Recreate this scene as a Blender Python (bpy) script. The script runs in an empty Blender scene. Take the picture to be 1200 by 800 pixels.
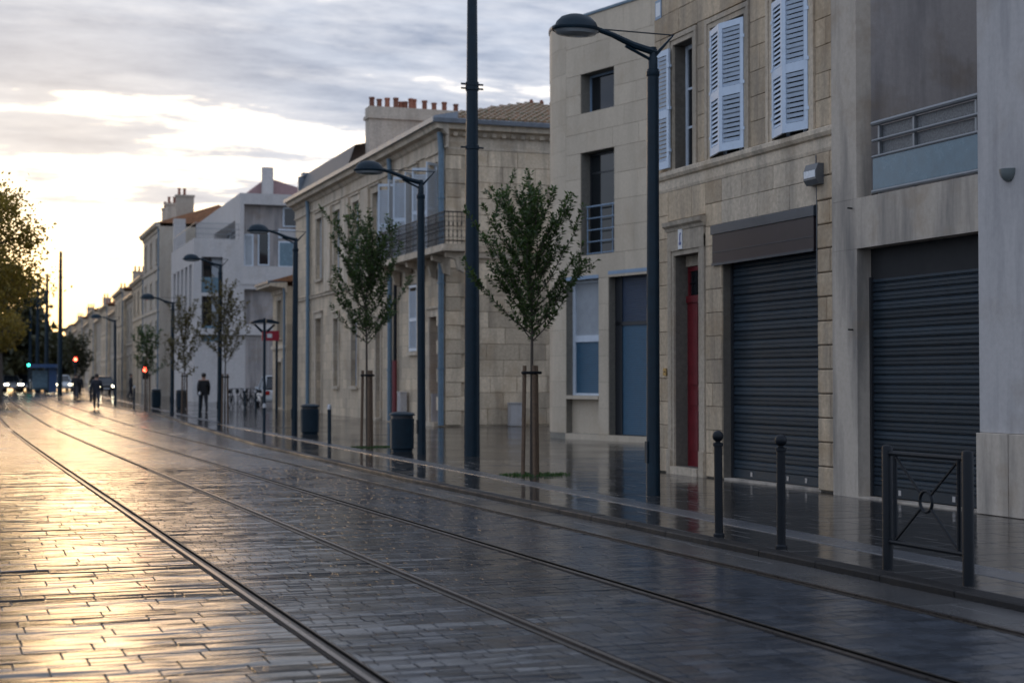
import bpy, math, random
from mathutils import Vector, Matrix
random.seed(7)
R = math.radians
scene = bpy.context.scene
col = scene.collection

# ------------------------------------------------------------------ camera
F_PX, CAM_H, HOR, VPX = 1833.0, 1.58, 447.0, -75.0      # pixel focal length (1200 px wide photo), eye height, horizon row, street vanishing point
TH = math.atan((600 - VPX) / F_PX); PIT = math.atan((HOR - 400) / F_PX)
cam_d = bpy.data.cameras.new('camera'); cam = bpy.data.objects.new('camera', cam_d); col.objects.link(cam)
cam.location = (0, 0, CAM_H); cam.rotation_euler = (math.pi / 2 + PIT, 0, -TH)
cam_d.sensor_width = 36; cam_d.lens = F_PX / 1200 * 36; cam_d.clip_end = 5000; cam_d.clip_start = 0.1
cam_d.dof.use_dof = True; cam_d.dof.focus_distance = 17.0; cam_d.dof.aperture_fstop = 1.9
scene.camera = cam

# ------------------------------------------------------------------ world and sun
SUN_AZ = R(3.2)          # clockwise from the street direction (+Y), low at the far end of the street
SUN_EL = R(6)
SUN_DIR = Vector((math.sin(SUN_AZ) * math.cos(SUN_EL), math.cos(SUN_AZ) * math.cos(SUN_EL), math.sin(SUN_EL)))
world = bpy.data.worlds.new('World'); scene.world = world; world.use_nodes = True
def build_world():
    nt = world.node_tree; nt.nodes.clear(); N = nt.nodes.new; L = nt.links.new
    def mth(op, a, b=None, c=None, clamp=False):
        n = N('ShaderNodeMath'); n.operation = op; n.use_clamp = clamp
        for i, s in enumerate((a, b, c)):
            if s is None: continue
            if hasattr(s, 'is_output'): L(s, n.inputs[i])
            else: n.inputs[i].default_value = s
        return n.outputs[0]
    def ramp(fac, stops, interp='LINEAR'):
        n = N('ShaderNodeValToRGB'); n.color_ramp.interpolation = interp
        el = n.color_ramp.elements
        while len(el) < len(stops): el.new(0.5)
        for e, (p, c) in zip(el, stops):
            e.position = p; e.color = (*c, 1) if len(c) == 3 else c
        L(fac, n.inputs[0]); return n.outputs[0]
    out = N('ShaderNodeOutputWorld')
    sky = N('ShaderNodeTexSky'); sky.sky_type = 'NISHITA'; sky.sun_disc = False
    sky.sun_elevation = SUN_EL; sky.sun_rotation = SUN_AZ; sky.air_density = 1.0; sky.dust_density = 2.0
    bg1 = N('ShaderNodeBackground'); bg1.inputs[1].default_value = 0.10; L(sky.outputs[0], bg1.inputs[0])
    tc = N('ShaderNodeTexCoord'); sep = N('ShaderNodeSeparateXYZ'); L(tc.outputs['Generated'], sep.inputs[0])
    z = mth('MAXIMUM', sep.outputs[2], 0.0)
    zz = mth('ADD', z, 0.11)
    cx = mth('DIVIDE', sep.outputs[0], zz); cy = mth('DIVIDE', sep.outputs[1], zz)
    comb = N('ShaderNodeCombineXYZ'); L(cx, comb.inputs[0]); L(cy, comb.inputs[1])
    def noise(scale, detail, rough, off, sx=1.0, sy=1.0):
        m = N('ShaderNodeMapping'); m.inputs['Location'].default_value = off; m.inputs['Scale'].default_value = (sx, sy, 1)
        m.inputs['Rotation'].default_value = (0, 0, 0.10)
        L(comb.outputs[0], m.inputs[0])
        n = N('ShaderNodeTexNoise'); n.inputs['Scale'].default_value = scale; n.inputs['Detail'].default_value = detail
        n.inputs['Roughness'].default_value = rough; L(m.outputs[0], n.inputs['Vector']); return n.outputs[0]
    n1 = noise(2.0, 10, 0.60, (3.2, 5.3, 0), 0.62, 1.25); n2 = noise(5.5, 7, 0.62, (7.1, 1.3, 0), 0.75, 1.1)
    # cover grows from a clear strip above the horizon to nearly closed cloud
    cov = ramp(z, [(0.0, (0.34,) * 3), (0.06, (0.36,) * 3), (0.10, (0.43,) * 3), (0.14, (0.50,) * 3), (0.185, (0.585,) * 3), (0.25, (0.60,) * 3), (1, (0.60,) * 3)])
    s = mth('ADD', mth('MULTIPLY', n1, 0.70), mth('MULTIPLY', n2, 0.30))
    s = mth('ADD', s, mth('SUBTRACT', cov, 0.52))
    mask = ramp(s, [(0.415, (0, 0, 0)), (0.505, (1, 1, 1))], 'EASE')
    # clouds and the veil between them are brighter and warmer towards the hidden sun; clouds behind the camera carry added brightness and blue to lift the facades
    sd = N('ShaderNodeVectorMath'); sd.operation = 'DOT_PRODUCT'; L(tc.outputs['Generated'], sd.inputs[0]); sd.inputs[1].default_value = SUN_DIR
    prox = mth('MAXIMUM', sd.outputs['Value'], 0.0)
    away = ramp(mth('MULTIPLY_ADD', sd.outputs['Value'], 0.5, 0.5), [(0.0, (1.02, 1.12, 1.26)), (0.5, (1.05, 1.14, 1.28)), (0.85, (0.97, 1.02, 1.10)), (1.0, (0.86, 0.86, 0.87))])
    glow = mth('POWER', prox, 7.0)
    glow2 = mth('POWER', prox, 110.0)
    thick = ramp(s, [(0.44, (1, 1, 1)), (0.60, (0, 0, 0))])
    n3 = noise(4.6, 8, 0.62, (1.1, 8.3, 0), 0.75, 1.1)
    def mix(fac, a, b, typ='MIX'):
        n = N('ShaderNodeMix'); n.data_type = 'RGBA'; n.blend_type = typ; n.clamp_result = False
        for s_, v in ((n.inputs[0], fac), (n.inputs[6], a), (n.inputs[7], b)):
            if hasattr(v, 'is_output'): L(v, s_)
            else: s_.default_value = v
        return n.outputs[2]
    n3c = ramp(n3, [(0.35, (0, 0, 0)), (0.65, (1, 1, 1))])
    dark = mix(n3c, (0.29, 0.335, 0.43, 1), (0.50, 0.545, 0.63, 1))
    cloud = mix(mth('MULTIPLY', thick, 0.75, clamp=True), dark, (0.80, 0.80, 0.82, 1))
    cloud = mix(mth('MULTIPLY', glow2, 0.55), cloud, (1.0, 0.84, 0.66, 1))
    cloud = mix(1.0, cloud, away, 'MULTIPLY')
    bg2 = N('ShaderNodeBackground'); bg2.inputs[1].default_value = 1.0; L(cloud, bg2.inputs[0])
    # bright veil of high thin cloud in the gaps, glowing around the hidden sun
    veil = mix(glow, (0.52, 0.60, 0.74, 1), (1.35, 1.24, 1.10, 1))
    veil = mix(mth('MULTIPLY', glow2, 0.85), veil, (1.45, 1.24, 0.92, 1))
    low = ramp(z, [(0.0, (1.0,) * 3), (0.04, (0.75,) * 3), (0.11, (0,) * 3)], 'EASE')
    veil = mix(mth('MULTIPLY', low, mth('POWER', prox, 30.0)), veil, (1.42, 0.97, 0.44, 1))
    bg3 = N('ShaderNodeBackground'); bg3.inputs[1].default_value = 1.0; L(veil, bg3.inputs[0])
    m0 = N('ShaderNodeMixShader'); m0.inputs[0].default_value = 0.85; L(bg1.outputs[0], m0.inputs[1]); L(bg3.outputs[0], m0.inputs[2])
    m1 = N('ShaderNodeMixShader'); L(mask, m1.inputs[0]); L(m0.outputs[0], m1.inputs[1]); L(bg2.outputs[0], m1.inputs[2])
    L(m1.outputs[0], out.inputs[0])
build_world()
sun_d = bpy.data.lights.new('sun', 'SUN'); sun = bpy.data.objects.new('sun', sun_d); col.objects.link(sun)
sun_d.energy = 0.16; sun_d.angle = R(16); sun_d.color = (1.0, 0.60, 0.27)
sun.rotation_euler = (-SUN_DIR).to_track_quat('-Z', 'Y').to_euler(); sun.location = (0, 0, 60)
scene.view_settings.view_transform = 'Standard'; scene.view_settings.look = 'None'
scene.view_settings.exposure = 0.5; scene.view_settings.gamma = 1.0
try: scene.view_settings.use_curve_mapping = False
except Exception: pass
scene.cycles.use_denoising = True
scene.cycles.max_bounces = 6; scene.cycles.diffuse_bounces = 3; scene.cycles.glossy_bounces = 3
scene.cycles.sample_clamp_indirect = 4.0

# ------------------------------------------------------------------ pixel -> place helpers
_c, _s = math.cos(TH), math.sin(TH)
FW0 = Vector((_s, _c, 0)); RT = Vector((_c, -_s, 0)); Z3 = Vector((0, 0, 1))
FW = FW0 * math.cos(PIT) + Z3 * math.sin(PIT); UP = Z3 * math.cos(PIT) - FW0 * math.sin(PIT); CAM = Vector((0, 0, CAM_H))
def ray(u, v): return FW * F_PX + RT * (u - 600) + UP * (400 - v)
def gz(y):                       # the street climbs very gently beyond 57 m
    return 0.0065 * max(0.0, y - 57.0)
def ground(u, v, z=0.0):         # where the pixel's ray meets the ground
    d = ray(u, v); lo, hi = 0.0, 3.0
    f = lambda t: CAM_H + t * d.z - (z + gz(t * d.y))
    for _ in range(60):
        m = (lo + hi) / 2
        if f(m) > 0: lo = m
        else: hi = m
    p = CAM + d * lo; p.z = z + gz(p.y); return p
def height(u, v, p):             # height above p of the point seen at (u, v) straight over p
    d = ray(u, v); t = math.hypot(p.x, p.y) / math.hypot(d.x, d.y); return CAM_H + t * d.z - p.z
class Fac:                       # a facade's frame: local y runs along it, local x goes into the building
    def __init__(s, ox, oy, phi=0.0, oz=0.0):
        s.o = Vector((ox, oy, oz)); s.phi = phi
        s.lx = Vector((math.cos(phi), math.sin(phi), 0)); s.ly = Vector((-math.sin(phi), math.cos(phi), 0))
    def pt(s, u, v, b=0.0):
        d = ray(u, v); t = (b + (s.o - CAM).dot(s.lx)) / d.dot(s.lx); p = CAM + d * t - s.o
        return p.dot(s.ly), p.z
    def a(s, u, b=0.0): return s.pt(u, 447, b)[0]
    def z(s, u, v, b=0.0): return s.pt(u, v, b)[1]
    def sx(s, u, v, yl=0.0):     # on the end wall (plane local y = yl): local x and z
        d = ray(u, v); t = (yl + (s.o - CAM).dot(s.ly)) / d.dot(s.ly); p = CAM + d * t - s.o
        return p.dot(s.lx), p.z

# ------------------------------------------------------------------ materials
MATS = {}
def nodes_of(name):
    m = bpy.data.materials.new(name); m.use_nodes = True; nt = m.node_tree
    b = nt.nodes['Principled BSDF']; MATS[name] = m
    return m, nt, b, nt.nodes.new, nt.links.new
def simple(name, c, rough=0.5, metal=0.0, var=0.15, nscale=6.0, bump=0.0, emit=None, estr=0.0, rvar=0.12, objrand=0.0, detail=5, spec=0.5):
    """paint, stone or metal: a base colour with cloudy variation, roughness variation and fine relief, in world space"""
    m, nt, b, N, L = nodes_of(name)
    geo = N('ShaderNodeNewGeometry')
    n = N('ShaderNodeTexNoise'); n.inputs['Scale'].default_value = nscale; n.inputs['Detail'].default_value = detail; n.inputs['Roughness'].default_value = 0.62
    L(geo.outputs['Position'], n.inputs['Vector'])
    mr = N('ShaderNodeMapRange'); mr.inputs[1].default_value = 0.25; mr.inputs[2].default_value = 0.75
    mr.inputs[3].default_value = 1 - var; mr.inputs[4].default_value = 1 + var; L(n.outputs[0], mr.inputs[0])
    fac = mr.outputs[0]
    if objrand:
        oi = N('ShaderNodeObjectInfo'); r2 = N('ShaderNodeMapRange'); r2.inputs[3].default_value = 1 - objrand; r2.inputs[4].default_value = 1 + objrand
        L(oi.outputs['Random'], r2.inputs[0]); mu = N('ShaderNodeMath'); mu.operation = 'MULTIPLY'; L(fac, mu.inputs[0]); L(r2.outputs[0], mu.inputs[1]); fac = mu.outputs[0]
    vm = N('ShaderNodeVectorMath'); vm.operation = 'SCALE'; vm.inputs[0].default_value = c[:3]; L(fac, vm.inputs['Scale'])
    L(vm.outputs[0], b.inputs['Base Color'])
    r3 = N('ShaderNodeMapRange'); r3.inputs[3].default_value = max(0.03, rough - rvar); r3.inputs[4].default_value = min(1, rough + rvar)
    L(n.outputs[0], r3.inputs[0]); L(r3.outputs[0], b.inputs['Roughness'])
    b.inputs['Metallic'].default_value = metal; b.inputs['Specular IOR Level'].default_value = spec
    if bump:
        n2 = N('ShaderNodeTexNoise'); n2.inputs['Scale'].default_value = nscale * 7; n2.inputs['Detail'].default_value = 4; L(geo.outputs['Position'], n2.inputs['Vector'])
        bp = N('ShaderNodeBump'); bp.inputs['Strength'].default_value = bump; bp.inputs['Distance'].default_value = 0.01
        L(n2.outputs[0], bp.inputs['Height']); L(bp.outputs[0], b.inputs['Normal'])
    if emit:
        b.inputs['Emission Color'].default_value = (*emit, 1); b.inputs['Emission Strength'].default_value = estr
    return m
def stone(name, c, stain, objrand=0.18, joints=None, jdark=0.55, wear=0.5, rough=0.85, relief=0.5, grain=0.25):
    """weathered limestone: per-block tint, soot and water stains that run down, pitted relief; joints=(block, course) draws far ashlar"""
    m, nt, b, N, L = nodes_of(name)
    geo = N('ShaderNodeNewGeometry'); P = geo.outputs['Position']
    def noise(sc, det, vec, rgh=0.6):
        n = N('ShaderNodeTexNoise'); n.inputs['Scale'].default_value = sc; n.inputs['Detail'].default_value = det; n.inputs['Roughness'].default_value = rgh
        L(vec, n.inputs['Vector']); return n.outputs[0]
    def rampv(f, lo, hi, a, bb):
        r = N('ShaderNodeMapRange'); r.inputs[1].default_value = lo; r.inputs[2].default_value = hi; r.inputs[3].default_value = a; r.inputs[4].default_value = bb
        L(f, r.inputs[0]); return r.outputs[0]
    def mul(a, bb):
        n = N('ShaderNodeMath'); n.operation = 'MULTIPLY'
        for i, s_ in enumerate((a, bb)):
            if hasattr(s_, 'is_output'): L(s_, n.inputs[i])
            else: n.inputs[i].default_value = s_
        return n.outputs[0]
    mp = N('ShaderNodeMapping'); mp.inputs['Scale'].default_value = (1.6, 1.6, 0.22); L(P, mp.inputs[0])
    streak = noise(1.5, 6, mp.outputs[0]); cloud = noise(1.1, 6, P); fine = noise(14, 6, P, 0.7)
    oi = N('ShaderNodeObjectInfo')
    f = mul(rampv(oi.outputs['Random'], 0, 1, 1 - objrand, 1 + objrand), rampv(fine, 0.3, 0.7, 1 - grain, 1 + grain * 0.8))
    vm = N('ShaderNodeVectorMath'); vm.operation = 'SCALE'; vm.inputs[0].default_value = c; L(f, vm.inputs['Scale'])
    mx = N('ShaderNodeMix'); mx.data_type = 'RGBA'
    st = mul(rampv(streak, 0.45, 0.68, 0, 1), wear)
    L(st, mx.inputs[0]); L(vm.outputs[0], mx.inputs[6]); mx.inputs[7].default_value = (*stain, 1)
    mx2 = N('ShaderNodeMix'); mx2.data_type = 'RGBA'; L(mul(rampv(cloud, 0.52, 0.72, 0, 1), wear * 0.8), mx2.inputs[0]); L(mx.outputs[2], mx2.inputs[6])
    mx2.inputs[7].default_value = (c[0] * 0.62, c[1] * 0.52, c[2] * 0.40, 1)
    last = mx2.outputs[2]; hsrc = fine
    if joints:
        sp = N('ShaderNodeSeparateXYZ'); L(P, sp.inputs[0]); ad = N('ShaderNodeMath'); ad.operation = 'ADD'; L(sp.outputs[0], ad.inputs[0]); L(sp.outputs[1], ad.inputs[1])
        cb = N('ShaderNodeCombineXYZ'); L(ad.outputs[0], cb.inputs[0]); L(sp.outputs[2], cb.inputs[1])
        br = N('ShaderNodeTexBrick'); br.inputs['Scale'].default_value = 1.0; br.inputs['Brick Width'].default_value = joints[0]; br.inputs['Row Height'].default_value = joints[1]
        br.inputs['Mortar Size'].default_value = 0.012; br.inputs['Mortar Smooth'].default_value = 0.3
        br.inputs['Color1'].default_value = (0.82, 0.82, 0.82, 1); br.inputs['Color2'].default_value = (1.12, 1.1, 1.06, 1); br.inputs['Mortar'].default_value = (jdark,) * 3 + (1,)
        L(cb.outputs[0], br.inputs['Vector'])
        m3 = N('ShaderNodeMix'); m3.data_type = 'RGBA'; m3.blend_type = 'MULTIPLY'; m3.inputs[0].default_value = 1; L(last, m3.inputs[6]); L(br.outputs[0], m3.inputs[7]); last = m3.outputs[2]
    L(last, b.inputs['Base Color']); b.inputs['Roughness'].default_value = rough
    bp = N('ShaderNodeBump'); bp.inputs['Strength'].default_value = relief; bp.inputs['Distance'].default_value = 0.012; L(hsrc, bp.inputs['Height']); L(bp.outputs[0], b.inputs['Normal'])
    return m
def wet(name, c, r0, r1, bump, objrand=0.25, nscale=0.5, rows=None, bdist=0.004, und=0.02):
    """rain-wet stone paving: dark base, film of water whose smoothness comes and goes, fine relief; rows=(len, depth) lays far pavers"""
    m, nt, b, N, L = nodes_of(name)
    geo = N('ShaderNodeNewGeometry'); P = geo.outputs['Position']
    mp = N('ShaderNodeMapping'); mp.inputs['Scale'].default_value = (1, 0.7, 1); L(P, mp.inputs[0])
    n = N('ShaderNodeTexNoise'); n.inputs['Scale'].default_value = nscale; n.inputs['Detail'].default_value = 6; n.inputs['Roughness'].default_value = 0.6; L(mp.outputs[0], n.inputs['Vector'])
    rr = N('ShaderNodeMapRange'); rr.inputs[1].default_value = 0.36; rr.inputs[2].default_value = 0.64; rr.inputs[3].default_value = r0; rr.inputs[4].default_value = r1; L(n.outputs[0], rr.inputs[0])
    L(rr.outputs[0], b.inputs['Roughness'])
    oi = N('ShaderNodeObjectInfo'); r2 = N('ShaderNodeMapRange'); r2.inputs[3].default_value = 1 - objrand; r2.inputs[4].default_value = 1 + objrand; L(oi.outputs['Random'], r2.inputs[0])
    fn = N('ShaderNodeTexNoise'); fn.inputs['Scale'].default_value = 45; fn.inputs['Detail'].default_value = 5; fn.inputs['Roughness'].default_value = 0.65; L(P, fn.inputs['Vector'])
    f2 = N('ShaderNodeMapRange'); f2.inputs[1].default_value = 0.3; f2.inputs[2].default_value = 0.7; f2.inputs[3].default_value = 0.75; f2.inputs[4].default_value = 1.25; L(fn.outputs[0], f2.inputs[0])
    mu = N('ShaderNodeMath'); mu.operation = 'MULTIPLY'; L(r2.outputs[0], mu.inputs[0]); L(f2.outputs[0], mu.inputs[1])
    vm = N('ShaderNodeVectorMath'); vm.operation = 'SCALE'; vm.inputs[0].default_value = c; L(mu.outputs[0], vm.inputs['Scale']); colr = vm.outputs[0]
    big = N('ShaderNodeTexNoise'); big.inputs['Scale'].default_value = 4.0; big.inputs['Detail'].default_value = 4; L(P, big.inputs['Vector'])
    hs = N('ShaderNodeMath'); hs.operation = 'MULTIPLY_ADD'; L(big.outputs[0], hs.inputs[0]); hs.inputs[1].default_value = 2.0; L(fn.outputs[0], hs.inputs[2]); hgt = hs.outputs[0]
    if rows:
        br = N('ShaderNodeTexBrick'); br.inputs['Scale'].default_value = 1.0; br.inputs['Brick Width'].default_value = rows[0]; br.inputs['Row Height'].default_value = rows[1]
        br.inputs['Mortar Size'].default_value = 0.010; br.inputs['Color1'].default_value = (0.2, 0.2, 0.2, 1); br.inputs['Color2'].default_value = (1, 1, 1, 1); br.inputs['Mortar'].default_value = (0, 0, 0, 1)
        L(P, br.inputs['Vector'])
        ad = N('ShaderNodeMath'); ad.operation = 'MULTIPLY_ADD'; L(br.outputs[0], ad.inputs[0]); ad.inputs[1].default_value = 0.5; L(hgt, ad.inputs[2]); hgt = ad.outputs[0]
        m3 = N('ShaderNodeMix'); m3.data_type = 'RGBA'; m3.blend_type = 'MULTIPLY'; m3.inputs[0].default_value = 0.5; L(colr, m3.inputs[6]); L(br.outputs[0], m3.inputs[7]); colr = m3.outputs[2]
    L(colr, b.inputs['Base Color'])
    um = N('ShaderNodeMapping'); um.inputs['Scale'].default_value = (0.55, 2.6, 1); L(P, um.inputs[0])
    un = N('ShaderNodeTexNoise'); un.inputs['Scale'].default_value = 1.0; un.inputs['Detail'].default_value = 3; un.inputs['Roughness'].default_value = 0.5; L(um.outputs[0], un.inputs['Vector'])
    ub_ = N('ShaderNodeBump'); ub_.inputs['Strength'].default_value = 1.0; ub_.inputs['Distance'].default_value = und; L(un.outputs[0], ub_.inputs['Height'])
    bp = N('ShaderNodeBump'); L(ub_.outputs[0], bp.inputs['Normal']); bp.inputs['Strength'].default_value = bump; bp.inputs['Distance'].default_value = bdist; L(hgt, bp.inputs['Height']); L(bp.outputs[0], b.inputs['Normal'])
    b.inputs['IOR'].default_value = 1.36
    return m
def leafmat(name, c1, c2, trans=0.35):
    m, nt, b, N, L = nodes_of(name)
    geo = N('ShaderNodeNewGeometry'); n = N('ShaderNodeTexNoise'); n.inputs['Scale'].default_value = 9; n.inputs['Detail'].default_value = 3; L(geo.outputs['Position'], n.inputs['Vector'])
    rp = N('ShaderNodeValToRGB'); rp.color_ramp.elements[0].position = 0.35; rp.color_ramp.elements[1].position = 0.68
    rp.color_ramp.elements[0].color = (*c1, 1); rp.color_ramp.elements[1].color = (*c2, 1); L(n.outputs[0], rp.inputs[0])
    L(rp.outputs[0], b.inputs['Base Color']); b.inputs['Roughness'].default_value = 0.45
    tr = N('ShaderNodeBsdfTranslucent'); L(rp.outputs[0], tr.inputs[0]); mx = N('ShaderNodeMixShader'); mx.inputs[0].default_value = trans
    L(b.outputs[0], mx.inputs[1]); L(tr.outputs[0], mx.inputs[2]); L(mx.outputs[0], nt.nodes['Material Output'].inputs[0]); return m

M = MATS
stone('stone_warm', (0.50, 0.385, 0.26), (0.17, 0.145, 0.12), wear=0.7)
stone('stone_mortar', (0.15, 0.13, 0.105), (0.09, 0.08, 0.07))
stone('stone_side', (0.60, 0.475, 0.335), (0.19, 0.15, 0.11), objrand=0.26, wear=0.7)
stone('stone_facade', (0.60, 0.48, 0.345), (0.20, 0.175, 0.145), joints=(0.8, 0.42), jdark=0.72, wear=0.5)
stone('stone_trim', (0.53, 0.435, 0.325), (0.17, 0.15, 0.125), wear=0.6)
stone('stone_far', (0.52, 0.41, 0.285), (0.2, 0.17, 0.14), joints=(0.9, 0.45), jdark=0.8, wear=0.4)
stone('stone_far_grey', (0.44, 0.375, 0.30), (0.2, 0.18, 0.16), wear=0.4)
stone('cladding', (0.53, 0.44, 0.33), (0.37, 0.305, 0.225), objrand=0.07, wear=0.4, rough=0.7, relief=0.15, grain=0.10)
stone('cladding_joint', (0.22, 0.2, 0.165), (0.18, 0.16, 0.13), wear=0.2)
stone('stucco_grey', (0.32, 0.285, 0.265), (0.15, 0.14, 0.14), objrand=0.03, wear=0.8, relief=0.12, grain=0.08)
stone('stucco_white', (0.42, 0.395, 0.38), (0.20, 0.195, 0.20), objrand=0.03, wear=0.6, relief=0.12, grain=0.08)
stone('concrete', (0.45, 0.385, 0.315), (0.16, 0.145, 0.13), objrand=0.04, wear=0.85, relief=0.15, grain=0.10)
stone('render_white', (0.48, 0.445, 0.42), (0.34, 0.33, 0.33), objrand=0.03, wear=0.3)
simple('chimney_pot', (0.26, 0.095, 0.055), 0.8, var=0.3, objrand=0.35, nscale=20)
simple('roof_tile', (0.27, 0.125, 0.06), 0.8, var=0.6, nscale=9)
simple('zinc', (0.20, 0.22, 0.25), 0.38, 0.6, var=0.2, nscale=3)
simple('slate', (0.05, 0.055, 0.06), 0.5, var=0.3, nscale=5)
simple('pipe_blue', (0.10, 0.16, 0.21), 0.45, var=0.2, nscale=8)
simple('street_metal', (0.006, 0.017, 0.027), 0.45, 0.0, spec=0.22, var=0.3, nscale=7, bump=0.04)
simple('iron_black', (0.004, 0.006, 0.009), 0.45, spec=0.22, var=0.3, nscale=10, bump=0.05)
simple('lamp_lens', (0.30, 0.32, 0.33), 0.15, var=0.05)
simple('shutter_paint', (0.52, 0.60, 0.70), 0.5, var=0.08, nscale=9)
simple('garage_paint', (0.020, 0.030, 0.040), 0.42, 0.0, spec=0.25, var=0.25, nscale=5, bump=0.05, objrand=0.28)
simple('sign_brown', (0.030, 0.022, 0.026), 0.4, spec=0.3, var=0.25, nscale=4)
simple('sign_cap', (0.045, 0.055, 0.07), 0.35, 0.2, var=0.2)
simple('door_red', (0.15, 0.012, 0.017), 0.35, var=0.25, nscale=6)
simple('door_blue', (0.035, 0.095, 0.155), 0.4, var=0.12, nscale=5)
simple('frame_blue', (0.20, 0.28, 0.38), 0.4, var=0.1)
simple('frame_white', (0.55, 0.60, 0.66), 0.45, var=0.08)
simple('frame_dark', (0.02, 0.022, 0.026), 0.4, var=0.1)
simple('window_glass', (0.012, 0.015, 0.018), 0.05, var=0.2, nscale=0.8, rvar=0.02)
simple('curtain', (0.30, 0.32, 0.34), 0.6, var=0.15, nscale=3)
simple('panel_glass', (0.10, 0.165, 0.205), 0.25, var=0.2, nscale=5, bump=0.2)
simple('mesh_grey', (0.13, 0.135, 0.14), 0.5, 0.3, var=0.6, nscale=40)
simple('rail_grey', (0.22, 0.23, 0.24), 0.4, 0.5, var=0.1)
simple('alarm_grey', (0.10, 0.105, 0.11), 0.4, var=0.15)
simple('sconce_grey', (0.13, 0.15, 0.15), 0.45, var=0.1)
simple('brass', (0.30, 0.20, 0.06), 0.35, 0.8)
simple('enamel_white', (0.62, 0.64, 0.66), 0.3, var=0.05)
simple('enamel_blue', (0.03, 0.07, 0.25), 0.3, var=0.05)
simple('steel_rail', (0.17, 0.15, 0.14), 0.30, 1.0, var=0.3, nscale=30, rvar=0.1)
simple('steel_dull', (0.10, 0.085, 0.07), 0.4, 0.7, var=0.3, nscale=30)
simple('groove_black', (0.004, 0.004, 0.004), 0.8, spec=0.05)
simple('rubber', (0.012, 0.012, 0.013), 0.7, spec=0.1)
simple('bark', (0.065, 0.05, 0.038), 0.9, var=0.4, nscale=25, bump=0.6)
simple('stake_wood', (0.12, 0.075, 0.045), 0.8, var=0.35, nscale=18, bump=0.4)
simple('interior_dark', (0.012, 0.012, 0.013), 0.8)
simple('sign_red', (0.30, 0.012, 0.03), 0.4)
simple('shelter_blue', (0.03, 0.07, 0.16), 0.35)
simple('paint_white', (0.60, 0.63, 0.66), 0.25, var=0.03, rvar=0.03)
simple('paint_grey', (0.12, 0.125, 0.13), 0.25, var=0.03, rvar=0.03)
simple('paint_black', (0.012, 0.012, 0.014), 0.25, var=0.03, rvar=0.03)
simple('paint_navy', (0.02, 0.03, 0.06), 0.25, var=0.03, rvar=0.03)
simple('rim_grey', (0.35, 0.35, 0.36), 0.3, 0.7)
simple('headlight', (0.9, 0.9, 0.85), 0.2, emit=(1.0, 0.88, 0.60), estr=13.0)
simple('tail_red', (0.35, 0.01, 0.01), 0.2)
simple('signal_red', (0.5, 0.02, 0.01), 0.3, emit=(1.0, 0.06, 0.03), estr=16.0)
simple('signal_green', (0.02, 0.4, 0.3), 0.3, emit=(0.05, 0.9, 0.65), estr=6.0)
simple('skin', (0.42, 0.25, 0.18), 0.5)
simple('hair_dark', (0.02, 0.014, 0.010), 0.6)
simple('cloth_black', (0.012, 0.012, 0.015), 0.85, nscale=30, bump=0.3)
simple('cloth_navy', (0.018, 0.024, 0.042), 0.85, nscale=30, bump=0.3)
simple('cloth_bag', (0.02, 0.022, 0.03), 0.7)
wet('wet_slab', (0.055, 0.051, 0.048), 0.03, 0.13, 0.25, und=0.05, nscale=1.1)
wet('wet_paver', (0.040, 0.045, 0.055), 0.06, 0.22, 0.35, und=0.035, nscale=0.9, objrand=0.35)
wet('wet_paver_far', (0.040, 0.045, 0.055), 0.09, 0.28, 0.4, und=0.05, nscale=0.5, rows=(0.22, 0.19), bdist=0.010)
wet('wet_walk', (0.040, 0.036, 0.033), 0.04, 0.16, 0.09, und=0.008, nscale=0.8, objrand=0.18)
wet('wet_walk_far', (0.040, 0.036, 0.033), 0.05, 0.16, 0.15, und=0.010, nscale=0.5, rows=(0.7, 0.45))
wet('wet_band', (0.085, 0.085, 0.09), 0.18, 0.36, 0.3, nscale=0.8, objrand=0.08)
wet('wet_kerb', (0.060, 0.058, 0.058), 0.12, 0.30, 0.3, objrand=0.15)
wet('kerb_shade', (0.018, 0.017, 0.017), 0.35, 0.55, 0.3, objrand=0.15)  # shadow of the kerb step put into the stone colour
MATS['kerb_shade'].node_tree.nodes['Principled BSDF'].inputs['Specular IOR Level'].default_value = 0.2
wet('wet_mortar', (0.022, 0.021, 0.020), 0.3, 0.6, 0.5)
wet('wet_earth', (0.04, 0.036, 0.03), 0.3, 0.6, 0.6)
leafmat('leaf_green', (0.022, 0.052, 0.012), (0.085, 0.135, 0.030))
leafmat('leaf_pale', (0.075, 0.070, 0.022), (0.17, 0.13, 0.045))
leafmat('leaf_big', (0.16, 0.135, 0.026), (0.40, 0.27, 0.05), 0.65)
leafmat('leaf_far', (0.05, 0.055, 0.025), (0.10, 0.095, 0.045))
leafmat('grass', (0.02, 0.06, 0.010), (0.06, 0.13, 0.025))

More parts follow.
